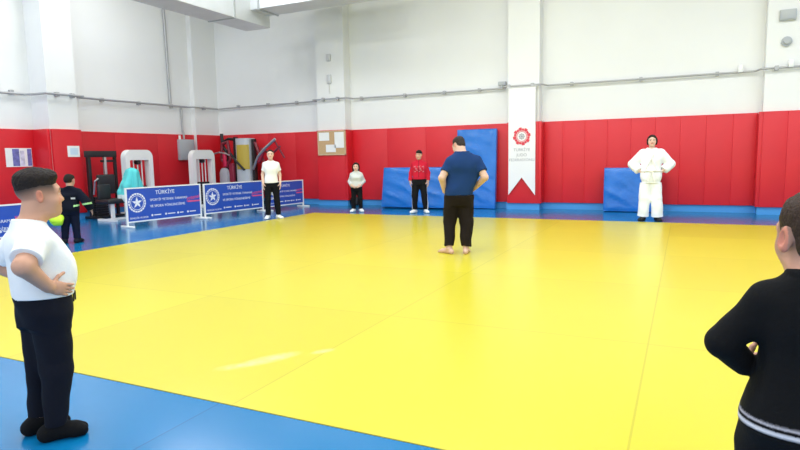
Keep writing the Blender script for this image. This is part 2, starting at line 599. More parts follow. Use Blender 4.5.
# ------------------------------------------------------------------ cork board and its papers
yb = YB - 0.35 - PT
t = empty('notice_board', (-9.43, yb, 1.86))
tag(t, 'square cork notice board with pale wooden frame on the red pilaster', 'notice board')
MB().box((0, -0.012, 0), (0.94, 0.024, 0.68)).build('cork_panel', MT['cork'], t, smooth=False)
b = MB()
for sx in (-1, 1):
    b.box((sx * 0.465, -0.018, 0), (0.03, 0.036, 0.70))
for sz in (-1, 1):
    b.box((0, -0.018, sz * 0.345), (0.96, 0.036, 0.03))
b.build('frame', MT['wood'], t, smooth=False)
for (x, z, sw, sh, lab) in ((-0.255, 0.19, 0.36, 0.24, 'white sheet at the upper left of the cork board'),
                            (0.265, 0.08, 0.32, 0.46, 'tall white sheet on the right side of the cork board'),
                            (-0.03, -0.16, 0.34, 0.22, 'white sheet low in the middle of the cork board')):
    o = MB().box((0, 0, 0), (sw, 0.003, sh)).build('paper_sheet', MT['paper'], smooth=False)
    o.location = (-9.43 + x, yb - 0.0275, 1.86 + z)
    tag(o, lab, 'paper', 'papers pinned to the cork board')

# poster and notice at left
t = empty('wall_poster', (XL + PT + 0.004, 8.83, 1.57))
tag(t, 'violet and white striped poster on the red wall above the nearest child', 'poster')
sh = MB().box((0, 0, 0), (0.006, 0.62, 0.44)).build('sheet', MT['paper'], t, smooth=False)
MB().box((0.004, -0.07, 0.0), (0.003, 0.16, 0.40)).build('violet_panel', MT['posterblue'], sh, smooth=False)
MB().box((0.004, 0.08, -0.02), (0.003, 0.10, 0.36)).build('pale_panel', MT['posterpale'], sh, smooth=False)
MB().box((0.004, 0.25, 0.0), (0.003, 0.10, 0.40)).build('grey_panel', MT['posterblue'], sh, smooth=False)
t = empty('wall_notice', (XL + 0.61 + PT + 0.004, 9.80, 1.70))
tag(t, 'small white notice with pale blue print on the red left pillar', 'notice')
sh = MB().box((0, 0, 0), (0.006, 0.32, 0.27)).build('sheet', MT['paper'], t, smooth=False)
MB().box((0.004, 0.01, 0.0), (0.003, 0.20, 0.16)).build('print', MT['noticeblue'], sh, smooth=False)


# ------------------------------------------------------------------ blue barrier boards
def barrier(p0, p1, ztop, label):
    p0, p1 = Vector((*p0, 0)), Vector((*p1, 0))
    d = p1 - p0
    Lg = d.length
    t = empty('barrier_board', p0, math.atan2(d.y, d.x))
    tag(t, label, 'barrier', 'blue printed barrier boards')
    z0 = 0.10
    w = 0.028
    b = MB()
    b.box((Lg / 2, 0, ztop - w / 2), (Lg, w, w))
    b.box((Lg / 2, 0, z0 + w / 2), (Lg, w, w))
    b.build('rail_frame', MT['whitemetal'], t, smooth=False)
    for x in (w / 2, Lg - w / 2):
        MB().box((x, 0, ztop / 2), (w * 1.25, w * 1.25, ztop)).build('post', MT['whitemetal'], t, smooth=False)
        f = MB().box((x, 0, 0.0205), (0.06, 0.44, 0.04), bev=0.008)
        f.build('foot', MT['whitemetal'], t)
    pn = MB().box((Lg / 2, 0, (z0 + ztop) / 2), (Lg - 2 * w, 0.012, ztop - z0 - 2 * w)).build('panel', MT['bannerblue'], t, smooth=False)
    # printing faces -y of the local frame (towards the mat)
    yy = -0.008
    s = Lg / 2.0
    zm = (z0 + ztop) / 2
    hh = ztop - z0
    def T(x, z):
        return Matrix.Translation((x, yy, z)) @ MX
    u, v, dd = (1, 0, 0), (0, 0, 1), (0, -0.003, 0)
    e = MB()
    cx, cz = 0.27 * s, zm + 0.045
    rr = 0.28 * hh
    for k in range(20):
        a = 2 * math.pi * k / 20
        e.ring((cx, yy, cz), u, v, rr * 0.84, rr, dd, n=2, a0=a + 0.03, a1=a + 0.28)
    e.ring((cx, yy, cz), u, v, rr * 0.70, rr * 0.75, dd)
    for k in range(5):
        a = 2 * math.pi * k / 5 + math.pi / 2
        q = [(cx + rr * .60 * math.cos(a), yy, cz + rr * .60 * math.sin(a)),
             (cx + rr * .30 * math.cos(a + .55), yy, cz + rr * .30 * math.sin(a + .55)),
             (cx, yy, cz), (cx + rr * .22 * math.cos(a - .55), yy, cz + rr * .22 * math.sin(a - .55))]
        e.prism(q, dd)
    e.build('emblem', MT['bannerwhite'], pn, smooth=False)
    lettering('GENÇLİK VE SPOR', 0.055 * s, T(0.30 * s, z0 + 0.09), MT['bannerwhite'], pn)
    lettering('TÜRKİYE', 0.125 * s, T(1.0 * s, ztop - 0.14), MT['bannerwhite'], pn)
    lettering('SPORTİF YETENEK TARAMASI', 0.076 * s, T(1.10 * s, ztop - 0.30), MT['bannerwhite'], pn)
    lettering('VE SPORA YÖNLENDİRME', 0.080 * s, T(1.06 * s, ztop - 0.44), MT['bannerwhite'], pn)
    m = Matrix.Translation((1.78 * s, yy, zm + 0.07)) @ MX @ Matrix.Rotation(R(5), 4, 'Z')
    lettering('yetenek', 0.13 * s, m, MT['bannerpink'], pn, shear=0.3)
    b = MB()
    b.box((1.79 * s, yy, zm - 0.02), (0.36 * s, 0.003, 0.035))
    b.build('pink_stripe', MT['bannerpink'], pn, smooth=False)
    for x, wd in ((0.75, 0.18), (1.12, 0.20), (1.40, 0.10), (1.72, 0.18)):
        q = MB()
        q.ring((x * s - wd * s / 2 - 0.03, yy, z0 + 0.12), u, v, 0.0005, 0.025, dd, n=12)
        q.box((x * s + 0.02, yy, z0 + 0.12), (wd * s, 0.003, 0.022))
        q.build('sponsor_mark', MT['bannerwhite'], pn, smooth=False)
    return t


barrier((-10.82, 8.90), (-10.59, 10.86), 0.86, 'blue printed barrier board with white emblem in front of the turquoise jacket')
barrier((-10.575, 10.95), (-10.33, 12.90), 0.85, 'blue printed barrier board second along, in front of the maroon exercise station')
barrier((-10.32, 13.02), (-10.18, 14.58), 0.80, 'farthest blue printed barrier board, behind the person in white tee shirt')
barrier((-11.02, 5.05), (-10.98, 7.05), 0.70, 'blue printed barrier board at the left edge behind the nearest child')


# ------------------------------------------------------------------ leaning blue crash mats
def crash_mat(x0, x1, ybot, h, th, lean, label):
    t = empty('crash_mat', ((x0 + x1) / 2, ybot, 0.0))
    tag(t, label, 'mat', 'blue crash mats leaning on the back wall')
    w = x1 - x0
    bmx = bmesh.new()
    nx, nz = max(6, int(w / 0.06)), int(h / 0.05)
    rng = random.Random(int(x0 * 100))
    ph = [rng.uniform(0, 6.28) for _ in range(6)]

    def P(i, j, side):
        u_, v_ = i / nx, j / nz
        x, z = (u_ - 0.5) * w, v_ * h
        edge = min(u_, 1 - u_, v_, 1 - v_)
        puff = 0.030 * min(1, edge * 9) ** 0.5
        wr = 0.030 * max(0.0, math.sin(9 * x + 17 * z + ph[0] + 0.9 * math.sin(5 * x))) ** 5 * max(0, 1 - abs(v_ - 0.35) * 2.2) \
            + 0.006 * math.sin(17 * z + 5 * x + ph[1])
        y = -side * (th / 2 + puff) - (wr * min(1, edge * 12) if side > 0 else 0)
        y0 = y
        a = lean
        return Vector((x, y0 * math.cos(a) + z * math.sin(a), z * math.cos(a) + 0.5 * th * math.sin(a) - y0 * math.sin(a) * 1.0))
    g = {}
    for s in (1, -1):
        for i in range(nx + 1):
            for j in range(nz + 1):
                g[s, i, j] = bmx.verts.new(P(i, j, s))
    for s in (1, -1):
        for i in range(nx):
            for j in range(nz):
                f = [g[s, i, j], g[s, i + 1, j], g[s, i + 1, j + 1], g[s, i, j + 1]]
                bmx.faces.new(f if s > 0 else f[::-1])
    for i in range(nx):
        bmx.faces.new((g[1, i, 0], g[-1, i, 0], g[-1, i + 1, 0], g[1, i + 1, 0]))
        bmx.faces.new((g[1, i, nz], g[1, i + 1, nz], g[-1, i + 1, nz], g[-1, i, nz]))
    for j in range(nz):
        bmx.faces.new((g[1, 0, j], g[1, 0, j + 1], g[-1, 0, j + 1], g[-1, 0, j]))
        bmx.faces.new((g[1, nx, j], g[-1, nx, j], g[-1, nx, j + 1], g[1, nx, j + 1]))
    bmesh.ops.recalc_face_normals(bmx, faces=list(bmx.faces))
    zmin = min(v.co.z for v in bmx.verts)
    for v in bmx.verts:
        v.co.z -= zmin - 0.002
    q = MB()
    q.bm.free()
    q.bm = bmx
    q.build('cover', MT['bluevinyl'], t)
    # seam piping along the rim
    pts = []
    for (i, j) in ((0, 0), (nx, 0), (nx, nz), (0, nz), (0, 0)):
        p = P(i, j, 1)
        pts.append((p.x, p.y - 0.004, p.z - zmin + 0.008))
    MB().tube(pts, 0.006, n=8).build('piping', MT['bluevinyl'], t)


crash_mat(-7.58, -5.66, 14.70, 1.09, 0.20, R(11), 'low wide blue crash mat leaning on the wall behind the person in red')
crash_mat(-5.55, -4.47, 15.12, 2.09, 0.12, R(5), 'tall blue crash mat standing upright left of the white pennant')
crash_mat(-1.74, -0.50, 15.10, 1.03, 0.18, R(5), 'low blue crash mat leaning on the wall behind the white judo suit')


# ------------------------------------------------------------------ gym machines
def arch_machine(y0, y1, ztop, x, label):
    t = empty('cable_machine', (x, (y0 + y1) / 2, 0))
    tag(t, label, 'exercise machine', 'white arched cable machines')
    hw = (y1 - y0) / 2
    out, inn = [], []
    rr = 0.20
    def arch(hw_, top, r_):
        pts = [(-hw_, 0)]
        for k in range(9):
            a = math.pi - k / 8 * math.pi / 2
            pts.append((-hw_ + r_ + r_ * math.cos(a), top - r_ + r_ * math.sin(a)))
        for k in range(9):
            a = math.pi / 2 - k / 8 * math.pi / 2
            pts.append((hw_ - r_ + r_ * math.cos(a), top - r_ + r_ * math.sin(a)))
        pts.append((hw_, 0))
        return pts
    o_ = arch(hw, ztop, rr)
    i_ = arch(hw - 0.13, ztop - 0.27, 0.03)
    poly = o_ + i_[::-1]
    MB().prism([(0.09, y, z) for y, z in poly], (-0.18, 0, 0)).build('frame', MT['whitemetal'], t, smooth=False)
    for y in (-0.13, 0.0, 0.13):
        MB().cyl((0, y, 0.1), (0, y, ztop - 0.25), 0.016).build('guide_rod', MT['whitemetal'], t)
    b = MB()
    for k in range(9):
        b.box((0, 0, 0.14 + k * 0.075), (0.14, 0.40, 0.066), bev=0.006)
    b.build('weight_stack', MT['black'], t)
    MB().box((0.0, 0, 0.05), (0.5, 2 * hw, 0.09), bev=0.01).build('base', MT['whitemetal'], t)
    MB().cyl((-0.06, 0, ztop - 0.33), (0.06, 0, ztop - 0.33), 0.06).build('pulley', MT['black'], t)
    return t


arch_machine(10.88, 11.76, 1.73, -13.2, 'white arched cable machine behind the turquoise jacket')
arch_machine(13.22, 14.13, 1.73, -13.2, 'white arched cable machine under the grey electrical box')

# black weight machine left of the first arch
t = empty('weight_machine', (-13.45, 10.42, 0))
tag(t, 'tall black weight machine with two crossbars by the left pillar', 'exercise machine')
MB().box((0, -0.36, 0.85), (0.10, 0.08, 1.70), bev=0.008).build('upright', MT['black'], t, smooth=False)
MB().box((0, 0.40, 0.80), (0.08, 0.06, 1.60), bev=0.008).build('upright', MT['black'], t, smooth=False)
MB().box((0, 0.10, 0.86), (0.07, 0.07, 1.70), bev=0.01).build('post', MT['steel'], t)
MB().box((0, 0.0, 1.63), (0.12, 0.86, 0.16), bev=0.01).build('crossbar', MT['black'], t)
MB().box((0, 0.2, 1.45), (0.06, 0.42, 0.06), bev=0.01).build('crossbar', MT['black'], t)
b = MB()
for k in range(8):
    b.box((0, -0.13, 0.10 + k * 0.06), (0.18, 0.36, 0.054), bev=0.006)
b.build('weight_stack', MT['black'], t)
MB().box((0.12, 0.0, 0.86), (0.10, 0.50, 0.50), bev=0.04, seg=3).build('backrest', MT['blackpad'], t)
MB().tube([(0.08, -0.34, 0.62), (0.18, -0.36, 0.95), (0.24, -0.30, 1.02)], 0.022).build('handle', MT['steel'], t)
MB().box((0.0, 0.0, 0.035), (0.42, 0.84, 0.06), bev=0.01).build('base', MT['black'], t)

# bench whose backrest carries the turquoise jacket
t = empty('exercise_bench', (-12.55, 10.2, 0))
tag(t, 'black padded exercise bench on white legs under the draped turquoise jacket', 'bench')
MB().box((-0.10, -0.12, 0.47), (0.50, 0.70, 0.11), bev=0.04, seg=3).build('seat', MT['blackpad'], t)
MB().box((-0.22, -0.30, 0.70), (0.10, 0.34, 0.36), bev=0.03, seg=3).build('side_pad', MT['blackpad'], t)
MB().box((0, 0.36, 0.80), (0.30, 0.09, 0.72), Matrix.Rotation(R(-6), 4, 'X'), bev=0.03, seg=3).build('backrest', MT['blackpad'], t)
b = MB()
b.box((0, 0.0, 0.03), (0.07, 1.0, 0.055))
b.box((0.05, -0.46, 0.03), (0.62, 0.07, 0.055))
b.box((0, 0.46, 0.03), (0.5, 0.07, 0.055))
b.box((0.05, -0.30, 0.23), (0.07, 0.07, 0.38))
b.box((0, 0.30, 0.25), (0.06, 0.06, 0.42))
b.build('frame', MT['whitemetal'], t, smooth=False)

# the multi station in the corner, against the back wall
gy = 14.78
t = empty('exercise_station', (-12.5, gy, 0))
tag(t, 'multi-gym station with grey shroud, ochre emblem and maroon pads in the corner', 'exercise machine')
X0 = 12.5
b = MB()
prof = [(-0.27, 0.02)]
n = 14
poly = []
for k in range(n + 1):
    a = math.pi * k / n
    poly.append((0.0 + 0.27 * math.cos(a), -0.16 * math.sin(a) - 0.02, 0.10))
poly += [(-0.27, 0.22, 0.10), (0.27, 0.22, 0.10)]
b.prism(poly, (0, 0, 1.98))
b.build('shroud', MT['shroud'], t)
b = MB()
for k in range(8):
    a = math.pi * (0.2 + 0.6 * k / 7) - 0.35
    a2 = a + math.pi * 0.6 / 7
    if k == 7:
        break
    p = lambda aa, z: (0.275 * math.cos(aa), -0.166 * math.sin(aa) - 0.022, z)
    b.prism([p(a, 1.12), p(a2, 1.12), p(a2, 1.88), p(a, 1.88)], (0.004 * math.cos(a), -0.006, 0))
b.build('emblem_panel', MT['gold'], t, smooth=False)
b = MB()
b.box((-0.36, 0.05, 1.08), (0.10, 0.12, 2.1))
b.box((0.37, 0.05, 1.05), (0.10, 0.12, 2.0))
b.box((-0.1, 0.25, 0.06), (2.2, 0.10, 0.10))
b.box((0.0, -0.35, 0.06), (0.10, 1.1, 0.10))
b.build('frame', MT['black'], t, smooth=False)
b = MB()
b.tube([(-0.87, 0, 2.25), (-0.85, 0, 1.86), (-0.72, 0, 1.70), (-0.66, 0, 1.10)], 0.055)
b.tube([(-0.36, 0.0, 2.05), (-0.60, 0, 2.08), (-0.84, 0, 1.98)], 0.045)
b.build('press_arm', MT['black'], t)
b = MB()
b.tube([(-0.80, -0.08, 1.92), (-0.55, -0.10, 1.98), (-0.48, -0.08, 1.45), (-0.66, -0.06, 1.20), (-0.86, -0.06, 1.45), (-0.80, -0.08, 1.92)], 0.05)
b.build('lever_frame', MT['maroonmetal'], t)
MB().tube([(-1.08, -0.14, 1.62), (-0.86, -0.16, 1.66), (-0.62, -0.16, 1.62), (-0.46, -0.14, 1.56)], 0.026).build('handle_bar', MT['steel'], t)
MB().box((-0.68, -0.12, 1.42), (0.13, 0.10, 0.46), bev=0.04, seg=3).build('chest_pad', mat('red_pad', (0.62, 0.02, 0.08), 0.45), t)
MB().box((-0.48, -0.02, 0.95), (0.22, 0.14, 0.72), bev=0.05, seg=3).build('back_pad', MT['maroon'], t)
b = MB()
pl = []
for k in range(13):
    a = math.pi * k / 12
    pl.append((-0.70 + 0.15 * math.cos(a), -0.20, 0.95 + 0.22 * math.sin(a)))
b.prism([(-0.55, -0.20, 0.1)] + pl + [(-0.85, -0.20, 0.1)], (0, 0.12, 0))
b.build('arched_cover', MT['shroud'], t, smooth=False)
MB().tube([(-0.34, -0.22, 1.62), (-0.12, -0.28, 1.40), (0.22, -0.28, 1.10)], 0.035).build('diagonal_arm', MT['black'], t)
MB().tube([(0.42, -0.1, 1.12), (0.66, -0.14, 1.50), (0.90, -0.14, 1.72), (1.32, -0.12, 2.02)], 0.042).build('butterfly_arm', MT['steel'], t)
b = MB()
b.tube([(0.45, 0.0, 1.95), (0.60, 0.0, 1.60), (0.80, 0, 1.30), (0.80, 0, 0.4)], 0.045)
b.tube([(0.68, 0.0, 1.75), (1.05, 0.0, 1.55), (1.40, 0.0, 1.80)], 0.035)
b.tube([(1.22, 0, 1.95), (1.55, 0, 1.45)], 0.028)
b.tube([(0.80, 0, 0.45), (0.80, 0, 0.06)], 0.045)
b.build('side_frame', MT['maroonmetal'], t)
MB().box((0.72, -0.10, 1.50), (0.16, 0.10, 0.42), Matrix.Rotation(R(28), 4, 'Y'), bev=0.04, seg=3).build('arm_pad', MT['maroon'], t)
MB().box((0.62, -0.25, 0.48), (0.40, 0.46, 0.10), bev=0.04, seg=3).build('seat', MT['maroon'], t)
MB().box((0.62, -0.20, 0.25), (0.08, 0.08, 0.40)).build('seat_post', MT['black'], t)

# small dark bag by the pilaster
b = MB()
b.box((0, 0, 0.13), (0.26, 0.16, 0.25), bev=0.05, seg=3)
o = b.build('bag', MT['blackpad'])
o.location = (-8.82, 15.27, 0.0)
MB().tube([(-0.07, 0, 0.24), (-0.05, 0, 0.31), (0.05, 0, 0.31), (0.07, 0, 0.24)], 0.010).build('handle', MT['black'], o)
tag(o, 'small black bag on the floor by the pilaster behind the child in grey', 'bag')


# ------------------------------------------------------------------ distance-field modelling for cloth and bodies
class SDF:
    def __init__(s, lo, hi, vox):
        s.lo = np.array(lo, float)
        s.v = vox
        s.n = np.ceil((np.array(hi) - s.lo) / vox).astype(int) + 1
        s.d = np.full(s.n, 0.12, np.float32)
        s.ax = [(s.lo[i] + vox * np.arange(s.n[i])).astype(np.float32) for i in range(3)]

    def sl(s, lo, hi):
        r = []
        for i in range(3):
            a = int(max(0, math.floor((lo[i] - s.lo[i]) / s.v)))
            b_ = int(min(s.n[i], math.ceil((hi[i] - s.lo[i]) / s.v) + 1))
            r.append(slice(a, max(a, b_)))
        return tuple(r)

    def grid(s, sl):
        return (s.ax[0][sl[0]][:, None, None], s.ax[1][sl[1]][None, :, None], s.ax[2][sl[2]][None, None, :])

    def op(s, fn, lo, hi, k=0.0, mode='add'):
        m = k + 0.03
        sl = s.sl(np.array(lo) - m, np.array(hi) + m)
        cur = s.d[sl]
        if cur.size == 0:
            return
        v = fn(*s.grid(sl))
        v = np.broadcast_to(v, cur.shape)
        if mode == 'add':
            if k > 0:
                h = np.maximum(k - np.abs(cur - v), 0) / k
                s.d[sl] = np.minimum(cur, v) - h * h * k * 0.25
            else:
                s.d[sl] = np.minimum(cur, v)
        elif mode == 'sub':
            v = -v
            if k > 0:
                h = np.maximum(k - np.abs(cur - v), 0) / k
                s.d[sl] = np.maximum(cur, v) + h * h * k * 0.25
            else:
                s.d[sl] = np.maximum(cur, v)

    def everywhere(s, fn):
        s.d = fn(s.d, *s.grid((slice(None),) * 3)).astype(np.float32)

    # primitives
    def cone(s, a, b, ra, rb, k=0.02, mode='add', cut0=False, cut1=False, flat=None):
        a, b = np.array(a, float), np.array(b, float)
        ba = b - a
        L2 = float(ba @ ba)
        Ln = math.sqrt(L2)
        def fn(X, Y, Z):
            px, py, pz = X - a[0], Y - a[1], Z - a[2]
            h = (px * ba[0] + py * ba[1] + pz * ba[2]) / L2
            t = np.clip(h, 0, 1)
            d = np.sqrt((px - t * ba[0]) ** 2 + (py - t * ba[1]) ** 2 + (pz - t * ba[2]) ** 2) - (ra + t * (rb - ra))
            if cut0:
                d = np.maximum(d, -h * Ln)
            if cut1:
                d = np.maximum(d, (h - 1) * Ln)
            return d
        r = max(ra, rb)
        s.op(fn, np.minimum(a, b) - r, np.maximum(a, b) + r, k, mode)

    def ell(s, c, r, k=0.02, rot=None, mode='add'):
        c, r = np.array(c, float), np.array(r, float)
        Q = np.eye(3) if rot is None else np.array(rot).T
        def fn(X, Y, Z):
            x, y, z = X - c[0], Y - c[1], Z - c[2]
            u_ = Q[0, 0] * x + Q[0, 1] * y + Q[0, 2] * z
            v_ = Q[1, 0] * x + Q[1, 1] * y + Q[1, 2] * z
            w_ = Q[2, 0] * x + Q[2, 1] * y + Q[2, 2] * z
            k0 = np.sqrt((u_ / r[0]) ** 2 + (v_ / r[1]) ** 2 + (w_ / r[2]) ** 2)
            k1 = np.sqrt((u_ / r[0] ** 2) ** 2 + (v_ / r[1] ** 2) ** 2 + (w_ / r[2] ** 2) ** 2) + 1e-6
            return k0 * (k0 - 1) / k1
        m = float(max(r))
        s.op(fn, c - m, c + m, k, mode)

    def loft(s, prof, off, z0, z1, k=0.03, ex=2.5):
        """torso: rows (z, cx, cy, a, b)"""
        P = np.array(prof, float)
        zz = np.linspace(P[0, 0], P[-1, 0], 60)
        f = [catmull(P[:, 0], P[:, i], zz) for i in range(1, 5)]
        def fn(X, Y, Z):
            cx, cy, a, b_ = [np.interp(Z, zz, q).astype(np.float32) for q in f]
            a, b_ = a + off, b_ + off
            d = ((np.abs((X - cx) / a) ** ex + np.abs((Y - cy) / b_) ** ex) ** (1 / ex) - 1) * np.minimum(a, b_)
            return np.maximum(d, np.maximum(z0 - Z, Z - z1))
        m = P[:, 3].max() + off + abs(P[:, 1]).max()
        mb = P[:, 4].max() + off + abs(P[:, 2]).max()
        s.op(fn, (-m, -mb, z0), (m, mb, z1), k)

    def mesh(s, name, material, colfn=None, parent=None):
        V, F = surface_nets(s.d, s.lo, s.v)
        me = bpy.data.meshes.new(name)
        me.vertices.add(len(V))
        me.vertices.foreach_set('co', V.astype(np.float32).ravel())
        me.loops.add(F.size)
        me.loops.foreach_set('vertex_index', F.astype(np.int32).ravel())
        me.polygons.add(len(F))
        me.polygons.foreach_set('loop_start', np.arange(0, F.size, 4, dtype=np.int32))
        me.polygons.foreach_set('use_smooth', np.ones(len(F), bool))
        me.update(calc_edges=True)
        if colfn is not None:
            c = colfn(V)
            a = me.color_attributes.new('Col', 'FLOAT_COLOR', 'POINT')
            cc = np.ones((len(V), 4), np.float32)
            cc[:, :3] = c
            a.data.foreach_set('color', cc.ravel())
        me.materials.append(material)
        o = bpy.data.objects.new(name, me)
        COL.objects.link(o)
        if parent is not None:
            o.parent = parent
        return o


def catmull(x, y, q):
    m = np.gradient(y, x)
    i = np.clip(np.searchsorted(x, q) - 1, 0, len(x) - 2)
    h = x[i + 1] - x[i]
    t = (q - x[i]) / h
    return ((2 * t ** 3 - 3 * t ** 2 + 1) * y[i] + (t ** 3 - 2 * t ** 2 + t) * h * m[i]
            + (-2 * t ** 3 + 3 * t ** 2) * y[i + 1] + (t ** 3 - t ** 2) * h * m[i + 1])


def surface_nets(d, lo, v):
    s = d < 0
    c = s[:-1, :-1, :-1].astype(np.uint8)
    tot = np.zeros_like(c)
    offs = [(i, j, k) for i in (0, 1) for j in (0, 1) for k in (0, 1)]
    n = d.shape
    for (i, j, k) in offs:
        tot += s[i:n[0] - 1 + i, j:n[1] - 1 + j, k:n[2] - 1 + k]
    act = (tot > 0) & (tot < 8)
    idx = np.argwhere(act)
    vid = np.full(act.shape, -1, np.int32)
    vid[tuple(idx.T)] = np.arange(len(idx))
    vals = np.stack([d[idx[:, 0] + i, idx[:, 1] + j, idx[:, 2] + k] for (i, j, k) in offs], 1)
    acc = np.zeros((len(idx), 3))
    cnt = np.zeros(len(idx))
    for a in range(8):
        for b_ in range(a + 1, 8):
            da = np.array(offs[b_]) - np.array(offs[a])
            if np.abs(da).sum() != 1:
                continue
            va, vb = vals[:, a], vals[:, b_]
            cr = (va < 0) != (vb < 0)
            t = np.where(cr, va / np.where(va == vb, 1, va - vb), 0)
            p = np.array(offs[a])[None] + t[:, None] * da[None]
            acc[cr] += p[cr]
            cnt[cr] += 1
    V = lo[None] + v * (idx + acc / np.maximum(cnt, 1)[:, None])
    F = []
    for ax_ in range(3):
        o1, o2 = [(1, 2), (2, 0), (0, 1)][ax_]
        sa = [slice(None)] * 3
        sb = [slice(None)] * 3
        sa[ax_] = slice(0, n[ax_] - 1)
        sb[ax_] = slice(1, n[ax_])
        A, B = s[tuple(sa)], s[tuple(sb)]
        e = np.argwhere(A != B)
        e = e[(e[:, o1] > 0) & (e[:, o2] > 0) & (e[:, o1] < n[o1] - 1) & (e[:, o2] < n[o2] - 1)]
        inside = A[tuple(e.T)]
        q = []
        for (p1, p2) in ((-1, -1), (0, -1), (0, 0), (-1, 0)):
            w_ = e.copy()
            w_[:, o1] += p1
            w_[:, o2] += p2
            q.append(vid[tuple(w_.T)])
        q = np.stack(q, 1)
        q[~inside] = q[~inside][:, ::-1]
        F.append(q)
    return V, np.concatenate(F)


def rotm(yaw=0, pitch=0, roll=0):
    """head/hand rotation: yaw to own left, pitch down, roll to own left shoulder"""
    m = Matrix.Rotation(yaw, 3, 'Z') @ Matrix.Rotation(pitch, 3, 'X') @ Matrix.Rotation(roll, 3, 'Y')
    return np.array(m)


def wrinkle(amp, seed, freq=22.0, zf=1.0):
    r = np.random.RandomState(seed)
    D = r.normal(size=(5, 3))
    D /= np.linalg.norm(D, axis=1)[:, None]
    D[:, 2] *= zf
    P = r.uniform(0, 6.28, 5)
    Fq = freq * np.array([0.6, 0.8, 1.0, 1.3, 1.7])
    def fn(d, X, Y, Z):
        t = np.zeros_like(d)
        w0 = 0.9 * np.sin(7 * X + 5 * Z + P[0]) + 0.7 * np.sin(9 * Y - 6 * Z + P[1])
        for i in range(5):
            t += np.sin(Fq[i] * (D[i, 0] * X + D[i, 1] * Y + D[i, 2] * Z) + P[i] + w0) / (1 + 0.5 * i)
        t = np.tanh(t * 0.9)
        return d + amp * t
    return fn


# ------------------------------------------------------------------ people
def hand(f, W, d, n, th, L, curl=0.5, k=0.006):
    """W wrist, d finger direction, n palm normal, th towards the thumb, L hand length"""
    W, d, n, th = [np.array(q, float) for q in (W, d, n, th)]
    d /= np.linalg.norm(d)
    n = n - d * (n @ d)
    n /= np.linalg.norm(n)
    th = th - d * (th @ d) - n * (th @ n)
    th /= np.linalg.norm(th)
    B = np.stack([th, n, d], 1)
    f.ell(W + d * 0.27 * L, (0.215 * L, 0.095 * L, 0.33 * L), 0.014, rot=B)
    f.ell(W + d * 0.40 * L, (0.215 * L, 0.085 * L, 0.19 * L), 0.012, rot=B)
    r = 0.052 * L
    for q, (off, ln) in enumerate(((0.165, 0.44), (0.055, 0.49), (-0.055, 0.46), (-0.16, 0.37))):
        p = W + d * (0.52 - 0.03 * abs(q - 1.3)) * L + th * off * L
        a = 0.25 * curl
        sp = th * off * 0.35
        for j, fr in enumerate((0.42, 0.32, 0.26)):
            dr = d * math.cos(a) + n * math.sin(a) + sp
            dr /= np.linalg.norm(dr)
            e = p + dr * ln * fr * L
            f.cone(p, e, r * (1 - 0.10 * j), r * (0.92 - 0.10 * j), 0.003)
            p = e
            a += curl * 0.75
    p = W + d * 0.14 * L + th * 0.15 * L + n * 0.03 * L
    for j, (ln, mix) in enumerate(((0.26, 0.85), (0.20, 0.55), (0.15, 0.35))):
        dr = d * (1 - mix * 0.55) + th * mix + n * (0.25 + 0.1 * j)
        dr /= np.linalg.norm(dr)
        e = p + dr * ln * L
        f.cone(p, e, r * 1.25 * (1 - 0.12 * j), r * 1.1 * (1 - 0.12 * j), 0.008)
        p = e


def head(f, hc, hh, Rm, fat=0.0, es=1.0):
    hc = np.array(hc, float)
    def P(x, y, z):
        return hc + Rm @ (np.array([x, y, z]) * hh)
    def E(c, r, k, mode='add', rr=None):
        f.ell(P(*c), np.array(r) * hh, k, rot=Rm if rr is None else rr, mode=mode)
    E((0, 0.05, 0.15), (0.335, 0.415, 0.355), 0.0)
    E((0, -0.12, -0.14), (0.275 + fat * .4, 0.275, 0.33), 0.05)
    E((0, -0.20, -0.33), (0.19 + fat * .5, 0.20, 0.16), 0.04)
    f.cone(P(-0.02, -0.315, -0.40), P(0.02, -0.315, -0.40), 0.075 * hh, 0.075 * hh, 0.03)
    for sx in (-1, 1):
        E((sx * 0.17, -0.22, -0.14), (0.13 + fat * .3, 0.13, 0.12), 0.035)
    E((0, -0.315, 0.115), (0.24, 0.075, 0.055), 0.03)
    for sx in (-1, 1):
        E((sx * 0.145, -0.425, 0.025), (0.085, 0.085, 0.05), 0.015, 'sub')
    f.cone(P(0, -0.355, 0.05), P(0, -0.455, -0.115), 0.035 * hh, 0.050 * hh, 0.014)
    for sx in (-1, 1):
        E((sx * 0.05, -0.405, -0.125), (0.042, 0.045, 0.034), 0.008)
    E((0, -0.385, -0.222), (0.115, 0.040, 0.026), 0.008)
    E((0, -0.375, -0.272), (0.095, 0.040, 0.030), 0.008)
    for sx in (-1, 1):
        rr = Rm @ rotm(sx * 0.42, -0.22, 0)
        E((sx * 0.345, 0.075, -0.02), (0.034 * es, 0.080 * es, 0.130 * es), 0.008, rr=rr)
        E((sx * 0.375, 0.055, -0.01), (0.022 * es, 0.042 * es, 0.075 * es), 0.006, 'sub', rr=rr)
        E((sx * 0.350, 0.055, -0.125), (0.032, 0.038, 0.034), 0.008)
    return P


